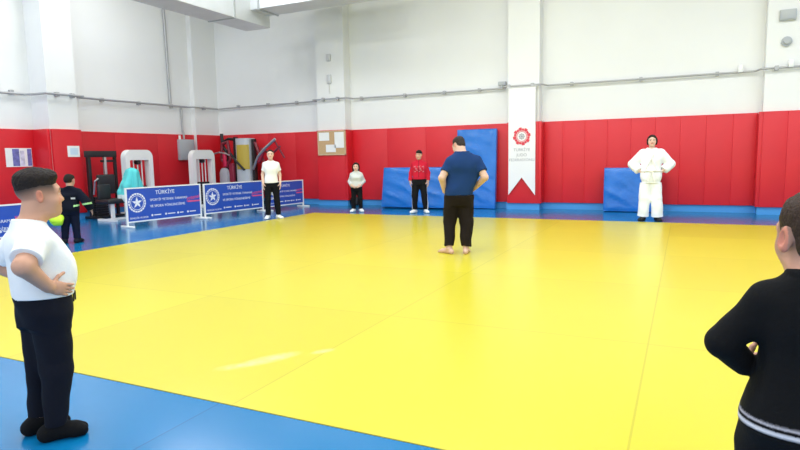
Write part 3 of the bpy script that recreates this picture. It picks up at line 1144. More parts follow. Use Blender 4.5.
def face_colours(hc, hh, Rm, skin, hairc, fade=None, brow=True):
    hc = np.array(hc, float)
    skin = np.array(skin)
    hairc = np.array(hairc)
    def fn(V):
        c = np.tile(skin, (len(V), 1)).astype(np.float32)
        q = ((V - hc) @ Rm) / hh
        x, y, z = q.T
        near = (np.abs(x) < .6) & (np.abs(y) < .7) & (z > -.55) & (z < .6)
        lip = near & (np.abs(x) < 0.125 * (1 - ((z + .245) / .075) ** 2).clip(0, 1) ** 0.5) & (np.abs(z + .245) < .06) & (y < -.30)
        c[lip] = skin * np.array([0.85, 0.52, 0.55])
        flush = near & (((np.abs(x) - .2) ** 2 + (z + .14) ** 2) < .012) & (y < -.2)
        c[flush] = c[flush] * np.array([1.02, 0.88, 0.86])
        ear = near & (np.abs(x) > .345) & (((z + .03) / .17) ** 2 + ((y - .075) / .115) ** 2 < 1)
        c[ear] = c[ear] * np.array([1.0, 0.70, 0.64])
        if brow:
            bz = 0.135 - 0.9 * (np.abs(x) - .14) ** 2
            b_ = near & (np.abs(x) > .05) & (np.abs(x) < .25) & (np.abs(z - bz) < .022) & (y < -.25)
            c[b_] = 0.25 * skin + 0.75 * hairc
        if fade is not None:
            if callable(fade):
                w_ = 0.95 * np.clip(1 - fade(x, y, z) / 0.30, 0, 1) ** 1.2
                w_ *= np.clip((y + .27 + 0.25 * np.clip(.25 - z, 0, 1)) / .08, 0, 1)
            else:
                z0, z1, amax = fade
                front = np.clip((y + .26 + 0.15 * np.clip(.25 - z, 0, 1)) / .10, 0, 1)
                w_ = np.clip((z - z0) / (z1 - z0), 0, 1) * amax * front
            w_[~near | ear | lip | (z < -.5)] = 0
            c = c * (1 - w_[:, None]) + hairc[None] * w_[:, None]
        return c
    return fn


def hairmesh(name, hc, hh, Rm, col, fn_prims, vox, parent, col2=None):
    """fn_prims(f, P, E, S): builds the hair in head units"""
    hc = np.array(hc, float)
    ext = hh * 1.25
    f = SDF(hc - ext, hc + ext, vox)
    def P(x, y, z):
        return hc + Rm @ (np.array([x, y, z]) * hh)
    def E(c, r, k=0.01, mode='add', rr=None):
        f.ell(P(*c), np.array(r) * hh, k, rot=Rm if rr is None else Rm @ rr, mode=mode)
    def C(a, b, ra, rb, k=0.01):
        f.cone(P(*a), P(*b), ra * hh, rb * hh, k)
    def keep(fun):
        """intersect with fun(x,y,z)<0 in head units"""
        def g(d, X, Y, Z):
            x, y, z = X - hc[0], Y - hc[1], Z - hc[2]
            u_ = (Rm[0, 0] * x + Rm[1, 0] * y + Rm[2, 0] * z) / hh
            v_ = (Rm[0, 1] * x + Rm[1, 1] * y + Rm[2, 1] * z) / hh
            w_ = (Rm[0, 2] * x + Rm[1, 2] * y + Rm[2, 2] * z) / hh
            return np.maximum(d, fun(u_, v_, w_) * hh)
        f.everywhere(g)
    fn_prims(f, P, E, C, keep)
    c0 = np.array(col)
    rs = np.random.RandomState(3)
    return f.mesh(name, MT['hair'], lambda V: c0[None] * (0.75 + 0.5 * rs.rand(len(V), 1)), parent)


def eyes(hc, hh, Rm, parent):
    hc = np.array(hc, float)
    for sx in (-1, 1):
        c = hc + Rm @ (np.array([sx * 0.145, -0.315, 0.025]) * hh)
        f = SDF(c - 0.02, c + 0.02, 0.0016)
        f.ell(c, np.array([0.068, 0.058, 0.062]) * hh, 0)
        def col(V, c=c):
            q = ((V - c) @ Rm) / hh
            out = np.full((len(V), 3), 0.75, np.float32)
            r = np.hypot(q[:, 0], q[:, 2])
            out[(q[:, 1] < 0) & (r < 0.034)] = (0.03, 0.018, 0.012)
            lid = (q[:, 2] > 0.024) | (q[:, 2] < -0.032)
            out[lid & (q[:, 2] > 0)] = (0.16, 0.09, 0.07)
            out[lid & (q[:, 2] < 0)] = (0.42, 0.24, 0.18)
            return out
        f.mesh('eye', MT['eye'], col, parent)


SKIN = (0.60, 0.34, 0.235)
PALE = (0.70, 0.47, 0.37)


def person(loc, rz, label, p):
    """p: pose and clothing, all in the figure's own frame (front -y, own left +x)"""
    vox = p.get('vox', 0.006)
    prof = p['prof']
    A = p['arms']           # dict side -> (S, E, W, hand dir, palm normal, thumb dir, curl)
    Lg = p['legs']          # dict side -> (hip, knee, ankle, toe dir)
    hc, hh, Rm = np.array(p['hc'], float), p['hh'], rotm(*p.get('hrot', (0, 0, 0)))
    ra = p.get('ra', (0.05, 0.042, 0.03))
    rl = p.get('rl', (0.085, 0.058, 0.038))
    hl = p['hand']
    skin = p.get('skin', SKIN)
    hairc = p.get('hairc', (0.018, 0.013, 0.011))
    pts = [np.array(q, float) for s_ in (1, -1) for q in list(A[s_][:3]) + list(Lg[s_][:3])] + [hc]
    mn, mx = np.min(pts, 0), np.max(pts, 0)
    lo = (min(mn[0], -.2) - 0.22, min(mn[1], -.2) - 0.26, -0.03)
    hi = (max(mx[0], .2) + 0.22, max(mx[1], .2) + 0.22, hc[2] + hh * 0.75 + 0.05)
    # ---- body
    f = SDF(lo, hi, vox)
    zt = prof[-1][0]
    f.loft(prof, -0.004, prof[0][0] + 0.02, zt, 0.0)
    nb = np.array(p['neck'], float)
    f.cone(nb + np.array([0, 0, -0.05]), hc + Rm @ (np.array([0, 0.10, -0.18]) * hh), p.get('rn', 0.05) * 1.12, p.get('rn', 0.05), 0.04)
    head(f, hc, hh, Rm, p.get('fat', 0.0), p.get('ear', 1.0))
    for s_ in (1, -1):
        Sh, El, Wr, hd, hn, ht, cu = A[s_]
        f.cone(Sh, El, ra[0], ra[1], 0.04)
        f.cone(El, Wr, ra[1], ra[2], 0.015)
        if p.get('hands', {}).get(s_, True):
            hand(f, Wr, hd, hn, ht, hl, cu)
        H_, K_, An, td = Lg[s_]
        f.cone(H_, K_, rl[0], rl[1], 0.04)
        f.cone(K_, An, rl[1] * 0.98, rl[2], 0.02)
        if p.get('bare'):
            feet(f, An, td, p['foot'], 0.0, bare=True)
    lfn = face_colours(hc, hh, Rm, skin, hairc, p.get('fade'), p.get('brow', True))
    body = f.mesh('person', MT['skin'], lfn)
    body.location = loc
    body.rotation_euler = (0, 0, rz)
    tag(body, label, 'person')
    if p.get('eyes', True):
        eyes(hc, hh, Rm, body)
    gv = p.get('gvox', vox)
    # ---- trousers
    T_ = p['trousers']
    f = SDF(lo, hi, gv)
    o_ = T_['off']
    f.loft(prof, o_ * 0.7, prof[0][0], T_['waist'], 0.0)
    for s_ in (1, -1):
        H_, K_, An, td = [np.array(q, float) for q in Lg[s_]]
        r0, r1, r2_ = T_['r']
        f.cone(H_, K_, r0, r1, 0.05)
        f.cone(K_, K_ + (An - K_) * T_.get('to', 1.0), r1, r2_, 0.02, cut1=True)
    f.everywhere(wrinkle(T_.get('wr', 0.006), p['seed'], T_.get('wf', 24)))
    zc_ = p['top']['hem'] + 0.006
    f.everywhere(lambda d, X, Y, Z: np.maximum(d, Z - zc_))
    tr = f.mesh(T_.get('name', 'trousers'), MT['fabric'], T_['col'] if callable(T_['col']) else (lambda V: np.tile(T_['col'], (len(V), 1))), body)
    # ---- upper garment
    U = p['top']
    f = SDF(lo, hi, gv)
    f.loft(prof, U['off'], U['hem'], zt + U['off'] * 0.4, 0.0)
    for s_ in (1, -1):
        Sh, El, Wr = [np.array(q, float) for q in A[s_][:3]]
        r0, r1, r2_ = U['r']
        if U['sleeve'] <= 1:
            e = Sh + (El - Sh) * U['sleeve']
            f.cone(Sh, e, r0, r1, 0.05, cut1=True)
        else:
            e = El + (Wr - El) * (U['sleeve'] - 1)
            f.cone(Sh, El, r0, r1, 0.05)
            f.cone(El, e, r1, r2_, 0.012, cut1=True)
    if U.get('collar'):
        f.cone(nb + np.array([0, 0.0, -0.03]), nb + np.array([0, -0.01, U['collar']]), p.get('rn', .05) + 0.022, p.get('rn', .05) + 0.016, 0.03, cut1=True)
    for (c, r, k) in U.get('extra', ()):
        f.ell(c, r, k)
    f.everywhere(wrinkle(U.get('wr', 0.006), p['seed'] + 5, U.get('wf', 22), U.get('zf', 1.0)))
    if U.get('skirt'):
        z1, off2 = U['skirt']
        f.loft(prof, off2, U['hem'], z1, 0.02)
    if not U.get('collar'):
        f.ell(nb + np.array([0, -0.035, 0.045]), (p.get('rn', .05) + 0.018, p.get('rn', .05) + 0.03, 0.05), 0.008, mode='sub')
    c = U['col']
    f.mesh(U['name'], MT['fabric'], c if callable(c) else (lambda V: np.tile(c, (len(V), 1))), body)
    # ---- shoes
    if p.get('shoes') is not None:
        for s_ in (1, -1):
            An, td = np.array(Lg[s_][2], float), Lg[s_][3]
            f = SDF(An + np.array([-.3, -.3, -.25]), An + np.array([.3, .3, .15]), min(gv, 0.006))
            feet(f, An, td, p['foot'], 0.006)
            cs = p['shoes']
            f.mesh(p.get('shoename', 'shoe'), MT['fabric'], lambda V: np.tile(cs, (len(V), 1)), body)
    # ---- hair
    if p.get('hair'):
        hairmesh('hair', hc, hh, Rm, hairc, p['hair'], p.get('hvox', min(vox, 0.005)), body)
    return body


def feet(f, An, td, L, off, bare=False):
    An = np.array(An, float)
    td = np.array((td[0], td[1], 0), float)
    td /= np.linalg.norm(td)
    sd = np.array([-td[1], td[0], 0])
    g = 0.0
    hx = An - td * 0.045
    heel = np.array([hx[0], hx[1], g + 0.034 + off])
    ball = np.array([An[0], An[1], 0]) + td * (L * 0.52) + np.array([0, 0, 0.030 + off])
    toe = np.array([An[0], An[1], 0]) + td * (L * 0.70) + np.array([0, 0, 0.024 + off])
    f.cone(An, heel, 0.036 + off, 0.034 + off, 0.01)
    f.cone(An + np.array([0, 0, -0.01]), ball, 0.034 + off, 0.030 + off, 0.03)
    f.cone(heel, ball, 0.034 + off, 0.030 + off, 0.02)
    for w_ in (-0.018, 0.018):
        f.cone(ball + sd * w_, toe + sd * w_ * 1.2, 0.030 + off, (0.022 if not bare else 0.018) + off, 0.015)
    if bare:
        for q in range(5):
            o_ = (-0.036 + 0.018 * q)
            f.cone(toe + sd * o_ * 0.9 - td * 0.01, toe + sd * o_ + td * (0.035 - 0.004 * abs(q - 1)) + np.array([0, 0, -0.010]), 0.012, 0.010, 0.004)
    f.everywhere(lambda d, X, Y, Z: np.where(Z < 0.03, np.maximum(d, 0.001 - Z), d))


# --- hair styles (head units)
def ell_units(x, y, z, c, r):
    u_, v_, w_ = (x - c[0]) / r[0], (y - c[1]) / r[1], (z - c[2]) / r[2]
    k0 = np.sqrt(u_ * u_ + v_ * v_ + w_ * w_)
    k1 = np.sqrt((u_ / r[0]) ** 2 + (v_ / r[1]) ** 2 + (w_ / r[2]) ** 2) + 1e-6
    return k0 * (k0 - 1) / k1


def hair_cap(region, thick, rough):
    """hair grown outward from the skull: region<0 where hair grows, thick(x,y,z) its length, all in head units"""
    def build(f, P, E, C, keep):
        def fun(x, y, z):
            sk = np.minimum(ell_units(x, y, z, (0, .05, .15), (.333, .413, .353)),
                            ell_units(x, y, z, (0, .19, -.04), (.272, .25, .28)))
            rg = region(x, y, z)
            t = thick(x, y, z) * np.clip(-rg / 0.16, 0, 1) ** 0.6
            n_ = np.sin(46 * x + 9 * np.sin(7 * y + 5 * z)) * np.sin(17 * y + 23 * z + 4 * np.sin(9 * x)) \
                + 0.6 * np.sin(71 * x + 13 * y + 31 * z + 3 * np.sin(19 * y))
            d = sk - t - rough * n_ * np.clip(t / 0.05, 0, 1)
            return np.maximum(d, rg - 0.012 * np.sin(41 * y + 30 * x) - 0.010 * np.sin(57 * z + 20 * y))
        f.d[...] = -0.05
        keep(fun)
    return build


def _short_region(x, y, z):
    ax = np.abs(x)
    back = np.maximum(0.15 - y, -0.36 - z)
    side = np.maximum(-0.20 - y, 0.115 - z)
    burn = np.maximum(np.maximum(-0.15 - y, y + 0.02), -0.10 - z)
    top = 0.30 - 0.12 * ax - z
    return np.minimum(np.minimum(back, side), np.minimum(burn, top))


hair_short = hair_cap(_short_region, lambda x, y, z: 0.026 + 0.035 * np.clip((z - .1) / .3, 0, 1), 0.006)
def _fade_region(x, y, z):
    return np.maximum(0.20 - 0.30 * np.clip(y - .05, 0, 1) + 0.45 * np.clip(-y - .22, 0, 1) - z, -0.47 - y)


hair_top_fade = hair_cap(_fade_region,
                         lambda x, y, z: 0.010 + 0.100 * np.clip((z - .16) / .26, 0, 1) + 0.055 * np.clip((-y - .12) / .25, 0, 1) * np.clip((z - .30) / .15, 0, 1), 0.010)


def hair_mop(f, P, E, C, keep):
    E((0, 0.05, 0.19), (0.37, 0.45, 0.385), 0.0)
    E((0, -0.22, 0.34), (0.26, 0.2, 0.12), 0.04)
    E((0, 0.22, 0.0), (0.30, 0.26, 0.27), 0.04)
    keep(lambda x, y, z: np.minimum(-(y + 0.02) + 0 * x, 0.24 - z - .12 * np.abs(x)))
    keep(lambda x, y, z: -0.24 - z + 0 * x + 0 * y)
    for sx in (-1, 1):
        E((sx * 0.38, 0.03, -0.05), (0.07, 0.13, 0.17), 0.01, 'sub')


def hair_long(f, P, E, C, keep):
    E((0, 0.07, 0.18), (0.375, 0.43, 0.38), 0.0)
    E((0, 0.20, -0.15), (0.37, 0.28, 0.45), 0.05)
    for sx in (-1, 1):
        E((sx * 0.34, 0.05, -0.18), (0.11, 0.22, 0.46), 0.03)
        C((sx * 0.36, -0.06, 0.0), (sx * 0.40, -0.10, -0.58), 0.10, 0.05, 0.03)
    E((0, -0.42, -0.08), (0.235, 0.34, 0.40), 0.02, 'sub')


def hair_bob(f, P, E, C, keep):
    E((0, 0.07, 0.17), (0.375, 0.43, 0.375), 0.0)
    E((0, 0.20, -0.10), (0.38, 0.28, 0.34), 0.05)
    for sx in (-1, 1):
        E((sx * 0.36, 0.05, -0.10), (0.10, 0.20, 0.30), 0.03)
    E((0, -0.42, -0.08), (0.25, 0.34, 0.38), 0.02, 'sub')


def hair_tied(f, P, E, C, keep):
    E((0, 0.07, 0.16), (0.355, 0.425, 0.37), 0.0)
    E((0, 0.24, 0.0), (0.28, 0.24, 0.27), 0.04)
    C((0, 0.50, 0.14), (0.0, 0.58, 0.04), 0.09, 0.07, 0.02)
    C((0, 0.58, 0.04), (0.0, 0.50, -0.40), 0.07, 0.03, 0.02)
    keep(lambda x, y, z: np.minimum(-(y - 0.02) + 0 * x, 0.28 - z - .25 * np.abs(x)))
    for sx in (-1, 1):
        E((sx * 0.37, 0.06, -0.06), (0.06, 0.12, 0.16), 0.01, 'sub')


def torso(sh_z, sh_w, waist_z, waist_w, hip_z, hip_w, depth, belly=0.0, neck_w=0.06):
    cz = waist_z + 0.6 * (sh_z - waist_z)
    return [(hip_z - 0.12, 0, 0.0, hip_w * 0.80, depth * 0.85),
            (hip_z - 0.04, 0, 0.005, hip_w * 0.98, depth * 1.0),
            (hip_z + 0.05, 0, 0.0, hip_w, depth * 0.98),
            (waist_z, 0, -0.15 * belly, waist_w, depth * 0.88 + belly),
            (cz, 0, 0.0, sh_w * 0.97, depth * 0.98 + belly * 0.3),
            (sh_z - 0.06, 0, 0.008, sh_w * 0.97, depth * 0.78),
            (sh_z - 0.005, 0, 0.015, sh_w * 0.84, depth * 0.60),
            (sh_z + 0.035, 0, 0.02, neck_w, neck_w * 1.05)]


# 1. nearest child, in profile at left
pr = [(0.60, 0, -0.005, 0.110, 0.095), (0.68, 0, -0.01, 0.140, 0.112), (0.76, 0, -0.01, 0.148, 0.122), (0.84, 0, -0.018, 0.150, 0.132),
      (0.92, 0, -0.016, 0.148, 0.128), (1.00, 0, 0.005, 0.150, 0.112), (1.06, 0, 0.018, 0.138, 0.090), (1.105, 0, 0.022, 0.092, 0.068), (1.14, 0, 0.022, 0.058, 0.058)]
DARKNAVY = (0.004, 0.005, 0.011)
WHITE = (0.82, 0.82, 0.82)
boy = person((-2.962, 1.882, 0.0), R(160), 'child in profile with faded dark hair, white tee shirt and dark trousers, nearest at left', dict(
    vox=0.0045, gvox=0.005, hvox=0.0045, seed=11, prof=pr, neck=(0, 0.018, 1.12), rn=0.054, hc=(0, -0.034, 1.262), hh=0.228, hrot=(0.0, 0.02, 0), fat=0.05,
    arms={-1: ((-0.135, 0.03, 1.04), (-0.250, 0.112, 0.945), (-0.186, 0.005, 0.822), (0.30, -0.90, -0.36), (0.9, 0.1, 0.1), (0.1, 0.2, 0.9), 0.35),
          1: ((0.135, 0.03, 1.04), (0.255, 0.13, 0.90), (0.185, 0.01, 0.81), (-0.30, -0.93, -0.30), (-0.9, 0.1, 0.1), (-0.1, 0.2, 0.9), 0.35)},
    legs={-1: ((-0.070, -0.025, 0.66), (-0.078, -0.025, 0.37), (-0.082, 0.0, 0.075), (-0.28, -1)),
          1: ((0.070, -0.015, 0.66), (0.080, 0.01, 0.37), (0.080, 0.04, 0.075), (0.1, -1))},
    ra=(0.052, 0.047, 0.031), rl=(0.085, 0.062, 0.042), hand=0.155, foot=0.168, skin=(0.56, 0.30, 0.20),
    fade=_fade_region, hairc=(0.022, 0.016, 0.014), hair=hair_top_fade,
    trousers=dict(off=0.012, waist=0.80, r=(0.096, 0.070, 0.052), to=0.97, wr=0.008, wf=26, col=DARKNAVY),
    top=dict(name='tee_shirt', off=0.014, hem=0.748, sleeve=0.74, r=(0.064, 0.072, 0.072), wr=0.006, wf=24, col=WHITE),
    shoes=(0.003, 0.003, 0.004), shoename='sock'))
b = MB()
b.tube([(0.0, -0.140, 0.765), (0.012, -0.158, 0.74), (0.014, -0.156, 0.685)], 0.004, n=8)
b.tube([(0.0, -0.140, 0.765), (-0.016, -0.158, 0.745), (-0.02, -0.156, 0.70)], 0.004, n=8)
b.build('drawstring', MT['black'], boy)


# 2. child in black sweater at the right edge, seen from behind
def sweater(V):
    c = np.tile((0.0035, 0.0035, 0.0042), (len(V), 1)).astype(np.float32)
    z = V[:, 2]
    tor = np.abs(V[:, 0]) < 0.26
    for zz, hw, cc in ((0.643, 0.0075, (0.66, 0.64, 0.68)), (0.663, 0.0055, (0.40, 0.38, 0.42))):
        w_ = (np.clip(2.0 * (1 - np.abs(z - zz) / hw), 0, 1) * tor)[:, None]
        c = c * (1 - w_) + np.array(cc) * w_
    return c


pr = [(0.55, 0, 0.01, 0.110, 0.10), (0.62, 0, 0.015, 0.155, 0.125), (0.70, 0, 0.0, 0.144, 0.122), (0.78, 0, -0.010, 0.120, 0.120),
      (0.86, 0, -0.006, 0.112, 0.112), (0.94, 0, 0.005, 0.122, 0.108), (1.00, 0, 0.015, 0.124, 0.088), (1.04, 0, 0.02, 0.095, 0.070), (1.075, 0, 0.025, 0.056, 0.056)]
person((0.345, 1.965, 0.0), R(176), 'child with short brown hair and black sweater seen from behind at the right edge', dict(
    vox=0.0045, gvox=0.005, hvox=0.0045, seed=23, prof=pr, neck=(0.008, 0.025, 1.06), rn=0.052, hc=(0.015, 0.0, 1.175), hh=0.236, hrot=(R(22), 0.05, 0), fat=-0.06, ear=1.22,
    arms={1: ((0.122, 0.015, 0.995), (0.224, 0.045, 0.858), (0.158, -0.035, 0.770), (-0.25, -0.95, -0.15), (-0.8, 0.3, 0.2), (0.1, 0.2, 0.9), 0.5),
          -1: ((-0.122, 0.015, 0.995), (-0.224, 0.045, 0.858), (-0.158, -0.035, 0.770), (0.25, -0.95, -0.15), (0.8, 0.3, 0.2), (-0.1, 0.2, 0.9), 0.5)},
    legs={-1: ((-0.085, 0.0, 0.54), (-0.09, 0.0, 0.34), (-0.095, 0.02, 0.07), (-0.2, -1)),
          1: ((0.085, 0.0, 0.54), (0.09, 0.0, 0.34), (0.095, 0.02, 0.07), (0.2, -1))},
    ra=(0.042, 0.038, 0.028), rl=(0.085, 0.062, 0.042), hand=0.140, foot=0.20, skin=(0.60, 0.31, 0.22),
    fade=(-0.25, 0.1, 0.6), hairc=(0.045, 0.026, 0.018), hair=hair_short,
    trousers=dict(off=0.010, waist=0.66, r=(0.100, 0.082, 0.066), to=0.98, wr=0.005, col=(0.0035, 0.0035, 0.0045)),
    top=dict(name='sweater', off=0.014, hem=0.628, sleeve=1.95, r=(0.048, 0.040, 0.033), wr=0.006, wf=24, col=sweater, collar=0.012),
    shoes=(0.012, 0.012, 0.014)))

# 3. the coach in blue tee shirt, seen from behind
pr = [(0.70, 0, 0.01, 0.13, 0.13), (0.82, 0, 0.015, 0.180, 0.15), (0.92, -0.005, 0.0, 0.190, 0.165), (1.02, -0.03, -0.03, 0.205, 0.175),
      (1.14, -0.055, -0.03, 0.212, 0.165), (1.26, -0.072, -0.01, 0.216, 0.15), (1.35, -0.075, -0.01, 0.205, 0.122), (1.41, -0.068, -0.015, 0.150, 0.095), (1.465, -0.055, -0.03, 0.082, 0.08)]
person((-2.935, 8.09, 0.004), R(204), 'barefoot man in blue tee shirt and dark trousers standing with back turned', dict(
    vox=0.006, seed=31, prof=pr, neck=(-0.05, -0.025, 1.44), rn=0.066, hc=(-0.015, -0.115, 1.560), hh=0.235, hrot=(R(35), R(32), R(-4)), fat=0.04,
    arms={1: ((0.125, 0.0, 1.33), (0.245, 0.08, 1.10), (0.200, -0.04, 0.90), (-0.35, -0.5, -0.55), (-0.8, 0.3, 0.1), (0.2, 0.75, 0.5), 0.5),
          -1: ((-0.265, 0.0, 1.33), (-0.365, 0.10, 1.10), (-0.245, -0.06, 0.95), (0.35, -0.8, -0.35), (0.8, 0.3, 0.2), (-0.2, 0.6, 0.6), 0.5)},
    legs={1: ((0.095, 0.0, 0.80), (0.135, -0.03, 0.46), (0.150, 0.07, 0.085), (0.65, -0.76)),
          -1: ((-0.095, 0.0, 0.80), (-0.10, 0.02, 0.46), (-0.09, 0.09, 0.085), (-0.2, -1))},
    ra=(0.060, 0.052, 0.035), rl=(0.10, 0.07, 0.042), hand=0.185, foot=0.25, bare=True,
    fade=(-0.12, 0.12, 0.55), hairc=(0.035, 0.028, 0.025), hair=hair_short, skin=(0.62, 0.40, 0.30),
    trousers=dict(off=0.008, waist=0.90, r=(0.115, 0.100, 0.072), to=0.93, wr=0.011, wf=20, col=(0.011, 0.007, 0.006)),
    top=dict(name='tee_shirt', off=0.022, hem=0.845, sleeve=0.66, r=(0.076, 0.082, 0.082), wr=0.009, wf=18, col=(0.008, 0.034, 0.12))))


# 4. person in white judo suit
def gi(V):
    c = np.tile((0.85, 0.88, 0.95), (len(V), 1)).astype(np.float32)
    return c


pr = torso(1.45, 0.185, 1.10, 0.155, 0.93, 0.165, 0.125)
suit = person((-0.61, 13.20, 0.0), R(3), 'person in white judo suit standing with hands on hips by the red wall', dict(
    vox=0.006, seed=41, prof=pr, neck=(0, 0.015, 1.475), rn=0.052, hc=(0, -0.005, 1.645), hh=0.225, hrot=(0, 0.05, 0),
    arms={1: ((0.165, 0.02, 1.39), (0.36, 0.06, 1.17), (0.205, -0.03, 1.02), (-0.55, -0.65, -0.35), (-0.8, 0.4, 0), (0.3, 0.4, 0.8), 0.4),
          -1: ((-0.165, 0.02, 1.39), (-0.36, 0.06, 1.17), (-0.205, -0.03, 1.02), (0.55, -0.65, -0.35), (0.8, 0.4, 0), (-0.3, 0.4, 0.8), 0.4)},
    legs={1: ((0.09, 0.0, 0.84), (0.115, -0.01, 0.48), (0.135, 0.02, 0.08), (0.35, -1)),
          -1: ((-0.09, 0.0, 0.84), (-0.115, -0.01, 0.48), (-0.135, 0.02, 0.08), (-0.35, -1))},
    ra=(0.05, 0.042, 0.03), rl=(0.09, 0.06, 0.04), hand=0.175, foot=0.235, hair=hair_bob, hairc=(0.020, 0.014, 0.012), skin=PALE,
    trousers=dict(off=0.02, waist=1.0, r=(0.110, 0.110, 0.114), to=0.97, wr=0.008, wf=18, col=gi),
    top=dict(name='judo_jacket', off=0.028, hem=0.79, sleeve=1.82, r=(0.086, 0.092, 0.086), wr=0.009, wf=20, col=gi, skirt=(1.00, 0.036)),
    shoes=(0.02, 0.02, 0.022)))
MB().tube([(0.07, -0.115, 1.49), (0.03, -0.165, 1.36), (-0.05, -0.178, 1.20), (-0.11, -0.165, 1.06)], 0.014, n=8).build('lapel', MT['cloth_white'], suit)
MB().tube([(-0.07, -0.115, 1.49), (-0.03, -0.165, 1.36), (0.03, -0.178, 1.22), (0.09, -0.172, 1.06)], 0.014, n=8).build('lapel', MT['cloth_white'], suit)
b = MB()
bel = []
for k in range(33):
    a = 2 * math.pi * k / 32
    bel.append((0.190 * math.copysign(abs(math.cos(a)) ** 0.85, math.cos(a)), -0.005 + 0.160 * math.copysign(abs(math.sin(a)) ** 0.85, math.sin(a)), 1.035 + 0.004 * math.sin(3 * a)))
b.tube(bel, 0.020, n=8)
b.box((0, -0.178, 1.035), (0.07, 0.04, 0.055), bev=0.012)
b.box((0.045, -0.182, 0.93), (0.035, 0.012, 0.20), Matrix.Rotation(R(-14), 4, 'Y'))
b.box((-0.045, -0.182, 0.93), (0.035, 0.012, 0.20), Matrix.Rotation(R(14), 4, 'Y'))
b.build('belt', MT['cloth_white'], suit)

# 5. person in white tee shirt by the barriers
pr = torso(1.34, 0.155, 1.04, 0.130, 0.88, 0.142, 0.105)
person((-8.80, 11.33, 0.004), R(36), 'person in white tee shirt and black trousers standing before the blue barriers', dict(
    vox=0.006, seed=51, prof=pr, neck=(0, 0.015, 1.365), rn=0.045, hc=(0, -0.005, 1.525), hh=0.215, hrot=(0, 0.05, 0),
    arms={1: ((0.140, 0.015, 1.29), (0.20, 0.03, 1.05), (0.205, -0.05, 0.85), (0.0, -0.25, -1), (-0.9, 0.2, 0), (0, -1, 0), 0.4),
          -1: ((-0.140, 0.015, 1.29), (-0.20, 0.03, 1.05), (-0.195, -0.06, 0.85), (0.05, -0.25, -1), (0.9, 0.2, 0), (0, -1, 0), 0.4)},
    legs={1: ((0.085, 0.0, 0.82), (0.11, -0.01, 0.455), (0.125, 0.02, 0.08), (0.6, -1)),
          -1: ((-0.085, 0.0, 0.82), (-0.10, -0.01, 0.455), (-0.115, 0.02, 0.08), (-0.2, -1))},
    ra=(0.042, 0.036, 0.026), rl=(0.085, 0.056, 0.038), hand=0.165, foot=0.235, hair=hair_tied, hairc=(0.03, 0.018, 0.014), skin=PALE,
    trousers=dict(off=0.012, waist=0.97, r=(0.095, 0.070, 0.060), to=0.93, wr=0.006, col=(0.005, 0.0055, 0.009)),
    top=dict(name='tee_shirt', off=0.018, hem=0.86, sleeve=0.62, r=(0.052, 0.058, 0.060), wr=0.006, wf=18, col=WHITE),
    shoes=(0.80, 0.80, 0.80)))

# 6. small child in pale grey top
pr = torso(1.02, 0.135, 0.80, 0.122, 0.68, 0.122, 0.098)
person((-7.70, 13.44, 0.0), R(24), 'small child with long dark hair and pale grey top by the red wall', dict(
    vox=0.006, seed=61, prof=pr, neck=(0, 0.015, 1.045), rn=0.042, hc=(0, -0.005, 1.18), hh=0.205, hrot=(0, 0.08, 0),
    arms={1: ((0.115, 0.015, 0.965), (0.185, 0.03, 0.80), (0.115, -0.11, 0.70), (-0.75, -0.25, -0.4), (-0.2, 1, 0), (0, -0.3, 1), 0.4),
          -1: ((-0.115, 0.015, 0.965), (-0.185, 0.03, 0.80), (-0.115, -0.11, 0.70), (0.75, -0.25, -0.4), (0.2, 1, 0), (0, -0.3, 1), 0.4)},
    legs={1: ((0.07, 0.0, 0.64), (0.085, -0.01, 0.36), (0.095, 0.02, 0.07), (0.4, -1)),
          -1: ((-0.07, 0.0, 0.64), (-0.085, -0.01, 0.36), (-0.095, 0.02, 0.07), (-0.3, -1))},
    ra=(0.038, 0.034, 0.025), rl=(0.072, 0.05, 0.034), hand=0.135, foot=0.195, hair=hair_long, hairc=(0.022, 0.014, 0.012), skin=PALE,
    trousers=dict(off=0.012, waist=0.74, r=(0.080, 0.062, 0.052), to=0.94, wr=0.005, col=(0.006, 0.0055, 0.007)),
    top=dict(name='hooded_top', off=0.026, hem=0.655, sleeve=1.86, r=(0.052, 0.054, 0.042), wr=0.008, wf=20, col=(0.60, 0.62, 0.60), collar=0.02),
    shoes=(0.78, 0.78, 0.78)))


# 7. person in red jacket
def redjacket(V):
    c = np.tile((0.52, 0.012, 0.035), (len(V), 1)).astype(np.float32)
    x, y, z = V.T
    pr_ = (y < -0.05) & (np.abs(x) < 0.13) & (z > 1.03) & (z < 1.19)
    pat = (np.sin(60 * x + 3 * np.sin(40 * z)) * np.sin(75 * z + 2) > 0.25)
    c[pr_ & pat] = (0.50, 0.16, 0.20)
    c[(y < -0.04) & (np.abs(x) < 0.006) & (z > 0.9)] = (0.10, 0.01, 0.02)
    return c


def sidestripe(V):
    c = np.tile((0.006, 0.006, 0.008), (len(V), 1)).astype(np.float32)
    x, y, z = V.T
    leg = np.abs(x) - (0.155 + 0.035 * (0.85 - z))
    c[(leg > -0.004) & (np.abs(y - 0.0) < 0.035) & (z < 0.92)] = (0.75, 0.75, 0.75)
    return c


